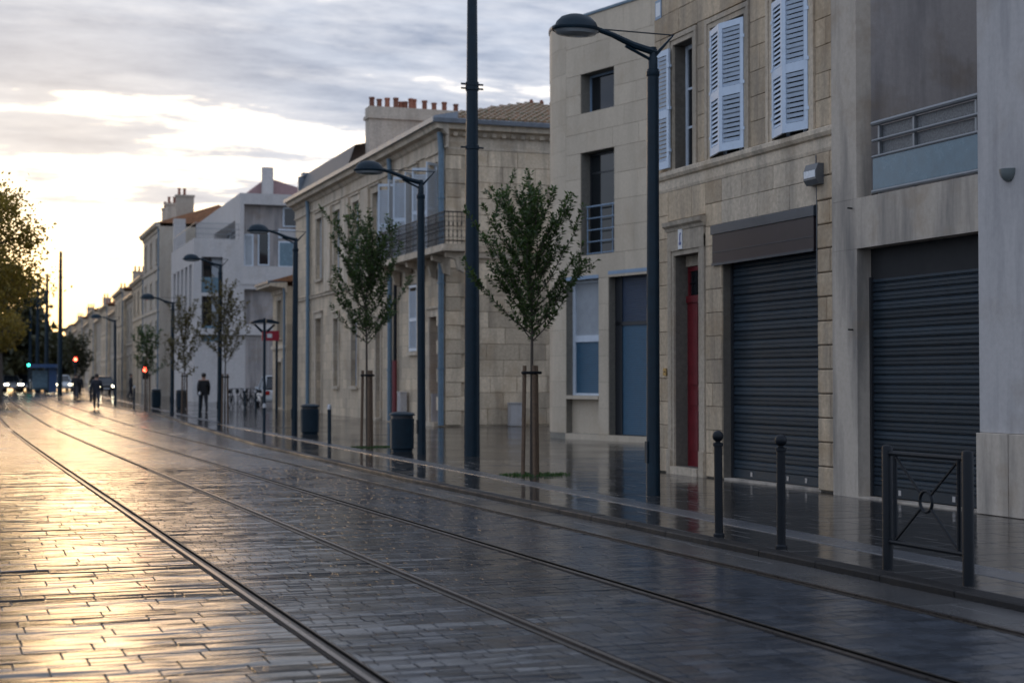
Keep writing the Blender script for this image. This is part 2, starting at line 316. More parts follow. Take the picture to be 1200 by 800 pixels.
# ------------------------------------------------------------------ mesh helpers
class MB:
    def __init__(s): s.v = []; s.f = []
    def add(s, vs, fs):
        n = len(s.v); s.v += [tuple(p) for p in vs]; s.f += [tuple(i + n for i in f) for f in fs]; return s
    def box(s, x0, x1, y0, y1, z0, z1):
        return s.add([(x0, y0, z0), (x1, y0, z0), (x1, y1, z0), (x0, y1, z0), (x0, y0, z1), (x1, y0, z1), (x1, y1, z1), (x0, y1, z1)],
                     [(0, 3, 2, 1), (4, 5, 6, 7), (0, 1, 5, 4), (1, 2, 6, 5), (2, 3, 7, 6), (3, 0, 4, 7)])
    def quad(s, a, b, c, d): return s.add([a, b, c, d], [(0, 1, 2, 3)])
    def tube(s, pts, r, n=8, cap=True, closed=False):
        pts = [Vector(p) for p in pts]; k = len(pts); rs = r if isinstance(r, (list, tuple)) else [r] * k
        vs = []; ref = None
        for i, p in enumerate(pts):
            if closed: d = pts[(i + 1) % k] - pts[i - 1]
            else: d = pts[min(i + 1, k - 1)] - pts[max(i - 1, 0)]
            d = d.normalized() if d.length > 1e-9 else Vector((0, 0, 1))
            if ref is None: ref = Vector((1, 0, 0)) if abs(d.x) < 0.9 else Vector((0, 1, 0))
            a = (ref - d * ref.dot(d)).normalized(); ref = a; b = d.cross(a)
            for j in range(n):
                t = 2 * math.pi * j / n; vs.append(p + (a * math.cos(t) + b * math.sin(t)) * rs[i])
        fs = []
        for i in range(k if closed else k - 1):
            for j in range(n):
                q = ((i + 1) % k) * n; fs.append((i * n + j, i * n + (j + 1) % n, q + (j + 1) % n, q + j))
        if cap and not closed: fs += [tuple(range(n - 1, -1, -1)), tuple((k - 1) * n + j for j in range(n))]
        return s.add(vs, fs)
    def lathe(s, prof, cx=0, cy=0, n=16, z0=0):
        vs = []; k = len(prof)
        for r, z in prof:
            for j in range(n):
                t = 2 * math.pi * j / n; vs.append((cx + r * math.cos(t), cy + r * math.sin(t), z0 + z))
        fs = [(i * n + j, i * n + (j + 1) % n, (i + 1) * n + (j + 1) % n, (i + 1) * n + j) for i in range(k - 1) for j in range(n)]
        fs += [tuple(range(n - 1, -1, -1)), tuple((k - 1) * n + j for j in range(n))]
        return s.add(vs, fs)
    def prism(s, poly, axis, c0, c1):        # poly: 2D points in the plane of the other two axes (cyclic order)
        def p3(p, c): return {'x': (c, p[0], p[1]), 'y': (p[0], c, p[1]), 'z': (p[0], p[1], c)}[axis]
        n = len(poly); vs = [p3(p, c0) for p in poly] + [p3(p, c1) for p in poly]
        return s.add(vs, [tuple(range(n)), tuple(range(2 * n - 1, n - 1, -1))] + [(i, (i + 1) % n, n + (i + 1) % n, n + i) for i in range(n)])
    def mesh(s, name, mat, smooth=False):
        me = bpy.data.meshes.new(name); me.from_pydata(s.v, [], s.f)
        me.materials.append(M[mat])
        if smooth:
            for p in me.polygons: p.use_smooth = True
            me.set_sharp_from_angle(angle=R(38))
        me.update(); return me
    def build(s, name, mat, parent=None, smooth=False, fix=False):
        if fix:
            import bmesh
            me = s.mesh(name, mat, False); bm = bmesh.new(); bm.from_mesh(me); bmesh.ops.recalc_face_normals(bm, faces=bm.faces); bm.to_mesh(me); bm.free()
            if smooth:
                for p in me.polygons: p.use_smooth = True
                me.set_sharp_from_angle(angle=R(38))
        else: me = s.mesh(name, mat, smooth)
        return put(name, me, parent)
def put(name, me, parent=None, loc=(0, 0, 0), rot=(0, 0, 0)):
    o = bpy.data.objects.new(name, me); col.objects.link(o); o.parent = parent; o.location = loc; o.rotation_euler = rot; return o
def thing(name, label, cat, loc=(0, 0, 0), rz=0.0, group=None):
    o = bpy.data.objects.new(name, None); col.objects.link(o); o.location = loc; o.rotation_euler = (0, 0, rz); o.empty_display_size = 0.2
    tag(o, label, cat, group); return o
def tag(o, label=None, cat=None, group=None, kind=None):
    if label: o['label'] = label
    if cat: o['category'] = cat
    if group: o['group'] = group
    if kind: o['kind'] = kind
    return o
def struct(o): o['kind'] = 'structure'; return o
def copy_tree(o, parent=None):
    c = o.copy(); col.objects.link(c); c.parent = parent
    for ch in list(o.children): copy_tree(ch, c)
    return c

# stone blocks: chamfered, front at -Y, mesh shared between blocks of one size
_blk = {}
def block_mesh(w, h, t, ch, mat):
    k = (round(w, 2), round(h, 3), round(t, 3), ch, mat)
    if k not in _blk:
        w, h = k[0] / 2, h / 2; m = MB()
        vs = []
        for (dw, y) in ((0, 0), (0, -t + ch), (ch, -t)):
            vs += [(-w + dw, y, -h + dw), (w - dw, y, -h + dw), (w - dw, y, h - dw), (-w + dw, y, h - dw)]
        fs = [(8, 9, 10, 11)]
        for r0 in (0, 4):
            for j in range(4): fs.append((r0 + j, r0 + (j + 1) % 4, r0 + 4 + (j + 1) % 4, r0 + 4 + j))
        _blk[k] = m.add(vs, fs).mesh('stone_block', mat)
    return _blk[k]
def ashlar(parent, side, plane, s0, s1, z0, z1, holes, ch_, L, mat, gap=0.012, t=0.035, cham=0.008, jit=0.004, name='stone_block', rnd=random.Random(3), stagger=True):
    """courses of blocks on a wall plane; side 'x': wall faces -x at local x=plane and s runs along y; side 'y': faces -y and s runs along x"""
    zs = {z0, z1}
    for h in holes:
        for q in h[2:4]:
            if z0 + 0.12 < q < z1 - 0.12 and all(abs(q - w) > 0.12 for w in zs): zs.add(q)
    zs = sorted(zs); rows = []
    for a, b in zip(zs, zs[1:]):
        n = max(1, round((b - a) / ch_)); rows += [(a + (b - a) * i / n, a + (b - a) * (i + 1) / n) for i in range(n)]
    for ri, (a, b) in enumerate(rows):
        iv = [(s0, s1)]
        for h in holes:
            if min(b, h[3]) - max(a, h[2]) > 0.3 * (b - a) - 1e-6 and min(b, h[3]) - max(a, h[2]) > 0.04:
                nv = []
                for p, q in iv:
                    if h[1] <= p or h[0] >= q: nv.append((p, q)); continue
                    if h[0] > p: nv.append((p, h[0]))
                    if h[1] < q: nv.append((h[1], q))
                iv = nv
        for p, q in iv:
            if q - p < 0.05: continue
            n = max(1, round((q - p) / L)); cuts = [p + (q - p) * i / n for i in range(n + 1)]
            if n > 1:
                off = (0.25 if ri % 2 else -0.25) * (q - p) / n if stagger else 0
                cuts = [cuts[0]] + [c + off + rnd.uniform(-0.08, 0.08) * (q - p) / n for c in cuts[1:-1]] + [cuts[-1]]
                if stagger and ri % 2 and n >= 2: pass
            elif stagger and ri % 2 and (q - p) > 0.45: cuts = [p, p + (q - p) * rnd.choice((0.42, 0.58)), q]
            for c0, c1 in zip(cuts, cuts[1:]):
                if c1 - c0 < 0.04: continue
                me = block_mesh(c1 - c0 - gap, b - a - gap, t, cham, mat); d = rnd.uniform(-jit, jit)
                if side == 'x': put(name, me, parent, (plane + d, (c0 + c1) / 2, (a + b) / 2), (0, 0, -math.pi / 2))
                else: put(name, me, parent, ((c0 + c1) / 2, plane + d, (a + b) / 2))

def wall_front(mb, b, a0, a1, z0, z1, holes, depth):
    """front skin at local x=b facing -x with reveals cut at the holes (a0,a1,z0,z1)"""
    As = sorted({a0, a1} | {q for h in holes for q in h[:2] if a0 < q < a1}); Zs = sorted({z0, z1} | {q for h in holes for q in h[2:4] if z0 < q < z1})
    for p, q in zip(As, As[1:]):
        for r, t in zip(Zs, Zs[1:]):
            ca, cz = (p + q) / 2, (r + t) / 2
            if any(h[0] < ca < h[1] and h[2] < cz < h[3] for h in holes): continue
            mb.quad((b, q, r), (b, p, r), (b, p, t), (b, q, t))
    for h in holes:
        p, q, r, t = h[:4]; r = max(r, z0); d = b + (h[4] if len(h) > 4 else depth)
        mb.quad((b, p, r), (d, p, r), (d, p, t), (b, p, t)); mb.quad((d, q, r), (b, q, r), (b, q, t), (d, q, t))
        mb.quad((b, p, t), (d, p, t), (d, q, t), (b, q, t)); mb.quad((d, p, r), (b, p, r), (b, q, r), (d, q, r))
def shell(mb, b, back, a0, a1, z0, z1, depth):
    """the rest of the block behind a front skin: ends, back, top and an inner plate behind the openings"""
    mb.quad((b, a0, z0), (back, a0, z0), (back, a0, z1), (b, a0, z1)); mb.quad((back, a1, z0), (b, a1, z0), (b, a1, z1), (back, a1, z1))
    mb.quad((back, a0, z0), (back, a1, z0), (back, a1, z1), (back, a0, z1)); mb.quad((b, a0, z1), (back, a0, z1), (back, a1, z1), (b, a1, z1))
    mb.quad((b + depth + 0.12, a1, z0), (b + depth + 0.12, a0, z0), (b + depth + 0.12, a0, z1), (b + depth + 0.12, a1, z1))
def window(parent, b, a0, a1, z0, z1, fw=0.055, bars=1, rails=(0.62,), frame='frame_white', glass='window_glass', name='window', th=0.05):
    """casement in an opening: frame and bars one mesh, each pane its own sub-part; b is the frame's front plane"""
    f = MB(); f.box(b, b + th, a0, a0 + fw, z0, z1); f.box(b, b + th, a1 - fw, a1, z0, z1)
    f.box(b, b + th, a0 + fw, a1 - fw, z0, z0 + fw); f.box(b, b + th, a0 + fw, a1 - fw, z1 - fw, z1)
    ya = [a0 + fw] ; ia0, ia1, iz0, iz1 = a0 + fw, a1 - fw, z0 + fw, z1 - fw
    xs = [ia0] + [ia0 + (ia1 - ia0) * (i + 1) / (bars + 1) for i in range(bars)] + [ia1]
    zs = [iz0] + [iz0 + (iz1 - iz0) * r for r in rails] + [iz1]
    for x in xs[1:-1]: f.box(b + 0.004, b + th - 0.004, x - fw * 0.45, x + fw * 0.45, iz0, iz1)
    for z in zs[1:-1]:
        for x0, x1 in zip(xs, xs[1:]): f.box(b + 0.006, b + th - 0.006, x0 + (fw * .45 if x0 != ia0 else 0), x1 - (fw * .45 if x1 != ia1 else 0), z - 0.02, z + 0.02)
    w = f.build(name, frame, parent)
    for x0, x1 in zip(xs, xs[1:]):
        for q0, q1 in zip(zs, zs[1:]):
            m = MB(); m.box(b + th * 0.5, b + th * 0.5 + 0.008, x0 - 0.005, x1 + 0.005, q0 - 0.005, q1 + 0.005); m.build('pane', glass, w)
    return w

# ================================================================== GROUND
TZ = -0.05                                  # the tram bed lies 5 cm below the footway
def drift(y):
    if y < 25: return 0.0
    if y < 105: return 0.00014 * (y - 25) ** 2
    return 0.00014 * 6400 + 0.0224 * (y - 105)
KP = [(-40, 7.25), (25, 7.25), (39, 7.6), (55, 8.6), (70, 9.5), (82, 9.3), (95, 8.9), (130, 10.6), (200, 14.2), (420, 25.0)]
def kerb_x(y):
    for (a, xa), (b, xb) in zip(KP, KP[1:]):
        if y <= b:
            t = (y - a) / (b - a); return xa + (xb - xa) * t
    return KP[-1][1]
def band_x(y): return 8.35 + (0.037 * (y - 14) if y < 60 else 0.037 * 46 + 0.03 * (y - 60))
def sheet(name, fl, fr, ys, z, mat, parent=None):
    m = MB(); vs = []
    for y in ys: vs += [(fl(y), y, z + gz(y)), (fr(y), y, z + gz(y))]
    m.add(vs, [(2 * i, 2 * i + 1, 2 * i + 3, 2 * i + 2) for i in range(len(ys) - 1)])
    return m.build(name, mat, parent)
def span(a, b, st):
    n = max(1, round((b - a) / st)); return [a + (b - a) * i / n for i in range(n + 1)]
YF = 30.0
far_ys = span(YF, 130, 4) + span(140, 430, 14)
struct(sheet('ground', lambda y: -900, lambda y: 900, [-300, -60, 57, 100, 200, 430, 900, 2200], -0.16, 'wet_earth'))
bed = struct(sheet('tram_bed', lambda y: -22, lambda y: kerb_x(y), span(-12, YF, 3), TZ - 0.012, 'wet_mortar'))
struct(sheet('street', lambda y: -22, lambda y: kerb_x(y), far_ys, TZ, 'wet_paver_far'))
struct(sheet('street_side', lambda y: -22, lambda y: -1.3, [-12, YF], TZ - 0.002, 'wet_paver_far'))
walk = struct(sheet('pavement', lambda y: kerb_x(y), lambda y: 60, span(-12, YF, 3), -0.014, 'wet_mortar'))
struct(sheet('pavement_beyond', lambda y: kerb_x(y) + 0.2, lambda y: 60, far_ys, 0.0, 'wet_walk_far'))

_slab = {}
def slab_mesh(lx, ly, mat, ch=0.003, t=0.04, name='paving_slab'):
    k = (round(lx, 2), round(ly, 2), mat, name)
    if k not in _slab:
        m = MB(); w, d = k[0] / 2, k[1] / 2
        vs = []
        for (e, z) in ((0, -t), (0, -ch), (ch, 0)):
            vs += [(-w + e, -d + e, z), (w - e, -d + e, z), (w - e, d - e, z), (-w + e, d - e, z)]
        fs = [(8, 9, 10, 11)]
        for r0 in (0, 4):
            for j in range(4): fs.append((r0 + j, r0 + (j + 1) % 4, r0 + 4 + (j + 1) % 4, r0 + 4 + j))
        _slab[k] = m.add(vs, fs).mesh(name, mat)
    return _slab[k]
def pave(parent, fx0, fx1, y0, y1, row, lens, mat, z, gap, tilt, rowtilt, name, limit, vis=None, seed=1, slope=0.0, up=0.0015, chf=0.003):
    """courses of slabs across the street; the nearest become objects, the rest one joined mesh of real slabs"""
    rnd = random.Random(seed); items = []
    y = y0
    while y < y1:
        rt = rnd.gauss(0, rowtilt); x = fx0(y + row / 2); xe = fx1(y + row / 2); x -= 0
        first = True
        while x < xe - 0.02:
            l = rnd.choice(lens)
            if first: l *= rnd.uniform(0.4, 1.0); first = False
            if xe - x - l < 0.07: l = xe - x
            items.append((x + l / 2, y + row / 2, l - gap, row - gap, rt + rnd.gauss(0, tilt), rnd.gauss(0, tilt * 0.7), rnd.uniform(-up, up))); x += l
        y += row
    near = [i for i in items if vis is None or vis(i[0], i[1])][:limit]; ns = set(id(i) for i in near)
    for it in near:
        put(name, slab_mesh(it[2], it[3], mat, chf, name=name), parent, (it[0], it[1], z + it[6]), (it[4], it[5], 0))
    rest = MB()
    for it in items:
        if id(it) in ns: continue
        me = slab_mesh(it[2], it[3], mat, chf, name=name); mt = Matrix.Translation((it[0], it[1], z + it[6])) @ Matrix.Rotation(it[4], 4, 'X') @ Matrix.Rotation(it[5], 4, 'Y')
        rest.add([mt @ v.co for v in me.vertices], [tuple(p.vertices) for p in me.polygons])
    if rest.v:
        o = rest.build(name, mat, parent); o['kind'] = 'stuff'
RX = [2.25, 3.75, 5.15, 6.62]               # tram rail centres
def inview(x, y): return x > 0.15 + 0.028 * y - 0.3
pave(bed, lambda y: -1.3, lambda y: RX[0] - 0.064 + drift(y), 6.6, YF, 0.27, (0.3, 0.36, 0.42, 0.5, 0.6), 'wet_slab', TZ, 0.006, R(0.3), R(1.0), 'paving_slab', 290, inview, 2)
for i, (a, b, e) in enumerate(((0, 1, .09), (1, 2, .064), (2, 3, .09))):
    pave(bed, lambda y, a=a, e=e: RX[a] + e + drift(y), lambda y, b=b, e=e: RX[b] - e + drift(y), 5.6, YF, 0.15, (0.13, 0.16, 0.19, 0.22), 'wet_paver', TZ, 0.008, R(0.6), R(0.5), 'paver', 290, None, 5 + i, up=0.001, chf=0.001)
pave(bed, lambda y: RX[3] + 0.064 + drift(y), lambda y: kerb_x(y) - 0.005, 7.0, YF, 0.9, (0.7,), 'wet_kerb', TZ, 0.008, R(0.12), R(0.15), 'edge_slab', 60, None, 11)
pave(walk, lambda y: kerb_x(y) + 0.21, lambda y: 11.98, 8.6, YF, 0.42, (0.5, 0.6, 0.7, 0.8, 0.95), 'wet_walk', 0.0, 0.006, R(0.06), R(0.06), 'pavement_slab', 290, None, 21, up=0.0008)
pave(walk, lambda y: 11.98, lambda y: 19, 24.6, YF, 0.42, (0.5, 0.6, 0.7, 0.8, 0.95), 'wet_walk', 0.0, 0.006, R(0.06), R(0.06), 'pavement_slab', 290, None, 22, up=0.0008)
# kerb stones and the pale drainage band
kerb = struct(sheet('kerb', lambda y: kerb_x(y) + 0.01, lambda y: kerb_x(y) + 0.19, span(60, 130, 4) + span(140, 420, 14), 0.004, 'wet_kerb'))
kf = MB()
for a, b in zip(span(60, 420, 6), span(60, 420, 6)[1:]):
    kf.quad((kerb_x(b), b, gz(b) + 0.003), (kerb_x(a), a, gz(a) + 0.003), (kerb_x(a), a, gz(a) - 0.15), (kerb_x(b), b, gz(b) - 0.15))
kf.build('kerb_face', 'kerb_shade', kerb)
y = 5.0; rk = random.Random(4)
while y < 60:
    l = 1.0; x0, x1 = kerb_x(y), kerb_x(y + l); an = math.atan2(x0 - x1, l)
    me = slab_mesh(0.2, l - 0.012, 'kerb_shade', 0.012, 0.22, 'kerb_stone')
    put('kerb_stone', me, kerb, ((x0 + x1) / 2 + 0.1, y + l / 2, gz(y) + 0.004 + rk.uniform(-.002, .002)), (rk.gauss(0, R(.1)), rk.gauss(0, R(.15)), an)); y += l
band = struct(sheet('paving_band', lambda y: band_x(y) - 0.18, lambda y: band_x(y) + 0.18, span(60, 130, 5) + span(140, 300, 16), 0.006, 'wet_band'))
y = 9.0
while y < 60:
    l = 1.2; x0, x1 = band_x(y), band_x(y + l)
    put('band_slab', slab_mesh(0.36, l - 0.006, 'wet_band', 0.004, 0.02, 'band_slab'), band, ((x0 + x1) / 2, y + l / 2, 0.007), (rk.gauss(0, R(.05)), rk.gauss(0, R(.05)), math.atan2(x0 - x1, l))); y += l

# tram rails: head, flangeway groove and lip, each running the length of the street
rail_ys = span(-10, 60, 2.5) + span(64, 420, 8)
def strip3(name, off0, off1, z0, z1, mat, parent, x, sg, ymin=-99):
    m = MB(); vs = []; ry = [y for y in rail_ys if y >= ymin]
    for y in ry:
        xa, xb = x + drift(y) + sg * off0, x + drift(y) + sg * off1
        if xa > xb: xa, xb = xb, xa
        for q in ((xa, z0), (xb, z0), (xb, z1), (xa, z1)): vs.append((q[0], y, TZ + q[1] + gz(y)))
    fs = []
    for i in range(len(ry) - 1):
        for j in range(4): fs.append((4 * i + j, 4 * i + 4 + j, 4 * i + 4 + (j + 1) % 4, 4 * i + (j + 1) % 4))
    m.add(vs, fs); return m.build(name, mat, parent, fix=True)
for i, x in enumerate(RX):
    sg = 1 if i % 2 == 0 else -1
    t = thing('tram_rail', ['grooved steel tram rail beside the large pale paving slabs', 'grooved steel tram rail, second one over from the large slabs', 'grooved steel tram rail, third one over from the large slabs', 'bright steel tram rail running alongside the kerb'][i], 'rail', (0, 0, 0))
    strip3('rail_bed', -0.062, 0.088, -0.06, -0.028, 'groove_black', t, x, sg)
    strip3('rail_head', -0.032, 0.004, -0.05, 0.007, 'steel_rail', t, x, sg)
    strip3('guard_lip', 0.064, 0.082, -0.05, 0.002, 'groove_black', t, x, sg)
    strip3('lip_edge', 0.072, 0.082, 0.0022, 0.005, 'steel_dull', t, x, sg)
    strip3('sealing_strip', -0.060, -0.033, -0.05, 0.001, 'rubber', t, x, sg)
    strip3('groove', 0.005, 0.063, -0.05, 0.001, 'groove_black', t, x, sg, YF)
    strip3('sealing_strip', 0.0825, 0.087, -0.05, 0.001, 'rubber', t, x, sg)

# ================================================================== BUILDINGS
rnd = random.Random(11)
# ---------- stone house with the red door and a roller shutter (facade plane x = 12)
fb = Fac(11.97, 22.0)
HB = thing('stone_house', 'weathered stone house with red door, dark roller shutter and louvred upper shutters', 'house', (11.97, 22.0, 0))
bn, bf = fb.a(988), fb.a(770)              # near and far ends
g1 = (fb.a(961.5), fb.a(848), 0.0, fb.z(848, 302), 0.22)
dr = (fb.a(821), fb.a(792), 0.13, fb.z(793, 300), 0.36)
zs_ = fb.z(774, 207)                       # string course under the upper windows
w1 = (fb.a(815), fb.a(792), zs_ + 0.03, fb.z(793, 53), 0.28)
w2 = (fb.a(876), fb.a(836), zs_ + 0.03, fb.z(836, 18), 0.28)
w3 = (fb.a(952), fb.a(909), zs_ + 0.03, fb.z(909, -20), 0.28)
ztop = w1[3]
w2 = (w2[0], w2[1], w2[2], ztop, .28); w3 = (w3[0], w3[1], w3[2], ztop, .28)
BT = 9.2
holesB = [g1, dr, w1, w2, w3]
m = MB(); wall_front(m, 0.0, bn, bf, 0, BT, holesB, 0.28); shell(m, 0.0, 9.0, bn, bf, 0, BT, 0.36)
m.build('wall', 'stone_mortar', HB)
sg_ = (fb.a(958) - 0.02, fb.a(840) + 0.02, fb.z(840, 311), fb.z(840, 264))
en = (fb.a(829), fb.a(785.5), 0.0, fb.z(786, 262))    # door surround
# blocks: piers of big quoins beside the openings, plain ashlar above
sills = (zs_ - 0.32, zs_ + 0.03)
ashlar(HB, 'x', 0.0, bn, g1[0] - 0.0, 0.02, sills[0], [], 0.345, 0.62, 'stone_warm', t=0.05, cham=0.014, gap=0.014)
ashlar(HB, 'x', 0.0, g1[1], en[0], 0.02, sills[0], [(g1[1] - .01, sg_[1], sg_[2], sg_[3])], 0.40, 0.6, 'stone_warm', t=0.034, cham=0.006, gap=0.008)
ashlar(HB, 'x', 0.0, g1[0], g1[1], sg_[3] + 0.004, sills[0], [], 0.45, 1.1, 'stone_trim', t=0.030, cham=0.004, gap=0.007)
ashlar(HB, 'x', 0.0, en[0], en[1], en[3] + 0.03, sills[0], [], 0.5, 0.8, 'stone_warm', t=0.034, cham=0.005, gap=0.008)
ashlar(HB, 'x', 0.0, en[1], bf, 0.02, sills[0], [], 0.42, 0.5, 'stone_warm', t=0.034, cham=0.006, gap=0.008)
upper = [(h[0] - 0.17, h[1] + 0.17, h[2] - 0.1, h[3] + 0.2) for h in (w1, w2, w3)]
ashlar(HB, 'x', 0.0, bn, bf, sills[1] + 0.02, BT, upper, 0.40, 0.75, 'stone_warm', t=0.034, cham=0.005, gap=0.007)
# moulded string course
m = MB(); m.prism([(-0.035, sills[0]), (-0.05, sills[0] + 0.05), (-0.05, sills[0] + 0.20), (-0.09, sills[0] + 0.22), (-0.12, sills[0] + 0.27), (-0.12, sills[1] - 0.02), (-0.03, sills[1] + 0.02), (0.0, sills[1] + 0.02), (0.0, sills[0])], 'y', bn + 0.004, bf - 0.004)
m.build('string_course', 'stone_trim', HB, fix=True)
# window architraves: two stepped bands per opening
for h in (w1, w2, w3):
    m = MB()
    for (o0, o1, pr) in ((0.0, 0.085, 0.045), (0.087, 0.168, 0.065)):
        m.box(-pr, -0.001, h[0] - o1, h[0] - o0, h[2], h[3] + o0); m.box(-pr, -0.001, h[1] + o0, h[1] + o1, h[2], h[3] + o0)
        m.box(-pr, -0.001, h[0] - o1, h[1] + o1, h[3] + o0 + 0.001, h[3] + o1)
    m.build('window_surround', 'stone_trim', HB)
for h in (w1, w2, w3): window(HB, 0.20, h[0] + 0.003, h[1] - 0.003, h[2] + 0.003, h[3] - 0.003, 0.07, 1, (0.33, 0.66), 'frame_white')
# door surround: pilasters, architrave steps, small cornice, threshold, leaf with panels and grilled fanlight
m = MB()
for (p, q) in ((en[0] + 0.01, dr[0] - 0.075), (dr[1] + 0.075, en[1] - 0.01)):
    m.box(-0.055, -0.001, p, q, 0.0, en[3] - 0.30); m.box(-0.085, -0.001, p - 0.006, q + 0.006, 0.0, 0.42)
for (p, q) in ((dr[0] - 0.074, dr[0]), (dr[1], dr[1] + 0.074)): m.box(-0.038, -0.001, p, q, 0.0, dr[3])
m.box(-0.038, -0.001, dr[0] - 0.074, dr[1] + 0.074, dr[3] + 0.001, dr[3] + 0.08)
m.box(-0.060, -0.001, en[0] + 0.01, en[1] - 0.01, dr[3] + 0.082, en[3] - 0.16)
m.prism([(-0.001, en[3] - 0.158), (-0.075, en[3] - 0.158), (-0.09, en[3] - 0.11), (-0.14, en[3] - 0.07), (-0.15, en[3]), (-0.001, en[3] + 0.02)], 'y', en[0] - 0.03, en[1] + 0.03)
m.build('door_surround', 'stone_trim', HB, fix=True)
m = MB(); m.box(-0.10, 0.36, dr[0] - 0.03, dr[1] + 0.03, -0.02, 0.129); m.build('threshold', 'stone_trim', HB)
zt = fb.z(808, 349, 0.34); dl = MB(); dl.box(0.30, 0.36, dr[0] + 0.002, dr[1] - 0.002, 0.13, zt)
door = dl.build('door', 'door_red', HB)
m = MB()
for (p, q) in ((0.28, 0.95), (1.05, 1.30), (1.40, zt - 0.25)):
    for (r, s) in ((dr[0] + 0.10, (dr[0] + dr[1]) / 2 - 0.05), ((dr[0] + dr[1]) / 2 + 0.05, dr[1] - 0.10)):
        m.box(0.282, 0.301, r, s, 0.13 + p, 0.13 + q if q < zt - .2 else zt - 0.2)
m.box(0.270, 0.302, dr[0] + 0.01, dr[1] - 0.01, zt - 0.10, zt + 0.02); m.build('door_panel', 'door_red', door)
m = MB(); m.tube([(0.268, dr[0] + 0.16, 1.18), (0.235, dr[0] + 0.16, 1.2), (0.235, dr[0] + 0.16, 1.32), (0.268, dr[0] + 0.16, 1.34)], 0.012); m.build('door_handle', 'brass', door, True)
fan = MB(); fan.box(0.31, 0.36, dr[0] + 0.002, dr[0] + 0.07, zt + 0.02, dr[3] - 0.18); fan.box(0.31, 0.36, dr[1] - 0.07, dr[1] - 0.002, zt + 0.02, dr[3] - 0.18)
fan.box(0.31, 0.36, dr[0] + 0.07, dr[1] - 0.07, dr[3] - 0.26, dr[3] - 0.18)
fl = fan.build('fanlight', 'door_red', HB)
m = MB(); m.box(0.34, 0.35, dr[0] + 0.07, dr[1] - 0.07, zt + 0.02, dr[3] - 0.26); m.build('pane', 'window_glass', fl)
m = MB()
for i in range(5): yy = dr[0] + 0.07 + (dr[1] - dr[0] - 0.14) * (i + 0.5) / 5; m.tube([(0.325, yy, zt + 0.02), (0.325, yy, dr[3] - 0.26)], 0.008, 6)
m.tube([(0.322, dr[0] + 0.06, (zt + dr[3] - 0.24) / 2), (0.322, dr[1] - 0.06, (zt + dr[3] - 0.24) / 2)], 0.008, 6); m.build('grille', 'iron_black', fl, True)
m = MB(); m.box(0.20, 0.36, dr[0] + 0.001, dr[1] - 0.001, dr[3] - 0.179, dr[3] - 0.001); m.build('lintel', 'stone_trim', HB)
door.location.x = -0.075; fl.location.x = -0.075
# roller shutter with box and slats (shared builder)
def slat_mesh(length, pitch, mat):
    m = MB(); prof = [(0.034, 0.0), (0.034, 0.010), (0.002, 0.013), (0.0, 0.020), (0.0, pitch * 0.40), (0.014, pitch * 0.45), (0.014, pitch * 0.50), (0.004, pitch * 0.55), (0.006, pitch * 0.80), (0.022, pitch * 0.93), (0.034, pitch * 0.995)]
    k = len(prof); vs = [(b, -length / 2, z) for b, z in prof] + [(b, length / 2, z) for b, z in prof]
    m.add(vs, [(i, i + 1, k + i + 1, k + i) for i in range(k - 1)]); return m.mesh('slat', mat)
def roller(parent, b, a0, a1, z0, z1, pitch, mat='garage_paint', locks=True):
    bar = MB(); bar.box(b - 0.012, b + 0.03, a0 + 0.03, a1 - 0.03, z0 + 0.012, z0 + 0.15)
    dr_ = bar.build('roller_shutter', mat, parent)
    n = int((z1 - z0 - 0.15) / pitch); me = slat_mesh(a1 - a0 - 0.05, pitch, mat); rj = random.Random(int(a0 * 100))
    for i in range(n + 1):
        put('slat', me, dr_, (b + rj.uniform(-.003, .003), (a0 + a1) / 2, z0 + 0.152 + i * pitch), (0, rj.gauss(0, R(0.9)), 0))
    for q in (a0 + 0.001, a1 - 0.05): MB().box(b - 0.03, b + 0.05, q, q + 0.049, z0, z1 - .002).build('guide_rail', 'frame_dark', dr_)
    if locks:
        for q in (0.22, 0.60, 0.78):
            m = MB(); yy = a1 - (a1 - a0) * q; m.box(b - 0.019, b - 0.011, yy - 0.03, yy + 0.03, z0 + 0.05, z0 + 0.12); m.build('lock_plate', 'rim_grey', dr_)
    return dr_
roller(HB, 0.16, g1[0], g1[1], 0.03, g1[3], 0.147)
m = MB(); m.box(0.0, 0.22, g1[0], g1[1], -0.01, 0.03); m.build('door_sill', 'concrete', HB)
sb = MB(); sb.box(-0.065, 0.02, sg_[0], sg_[1], sg_[2], sg_[3] - 0.16); sign = sb.build('shutter_box', 'sign_brown', HB)
m = MB(); m.prism([(-0.068, sg_[3] - 0.158), (-0.085, sg_[3] - 0.155), (-0.085, sg_[3] - 0.02), (-0.06, sg_[3]), (0.0, sg_[3]), (0.0, sg_[3] - 0.158)], 'y', sg_[0] - 0.03, sg_[1] + 0.03); m.build('box_cap', 'sign_cap', sign, fix=True)
m = MB(); m.box(-0.072, -0.066, sg_[0] + 0.01, sg_[1] - 0.01, sg_[2] + 0.20, sg_[2] + 0.21); m.box(-0.079, -0.066, sg_[0] - 0.01, sg_[1] + 0.01, sg_[2] - 0.01, sg_[2] + 0.03); m.build('trim', 'sign_cap', sign)
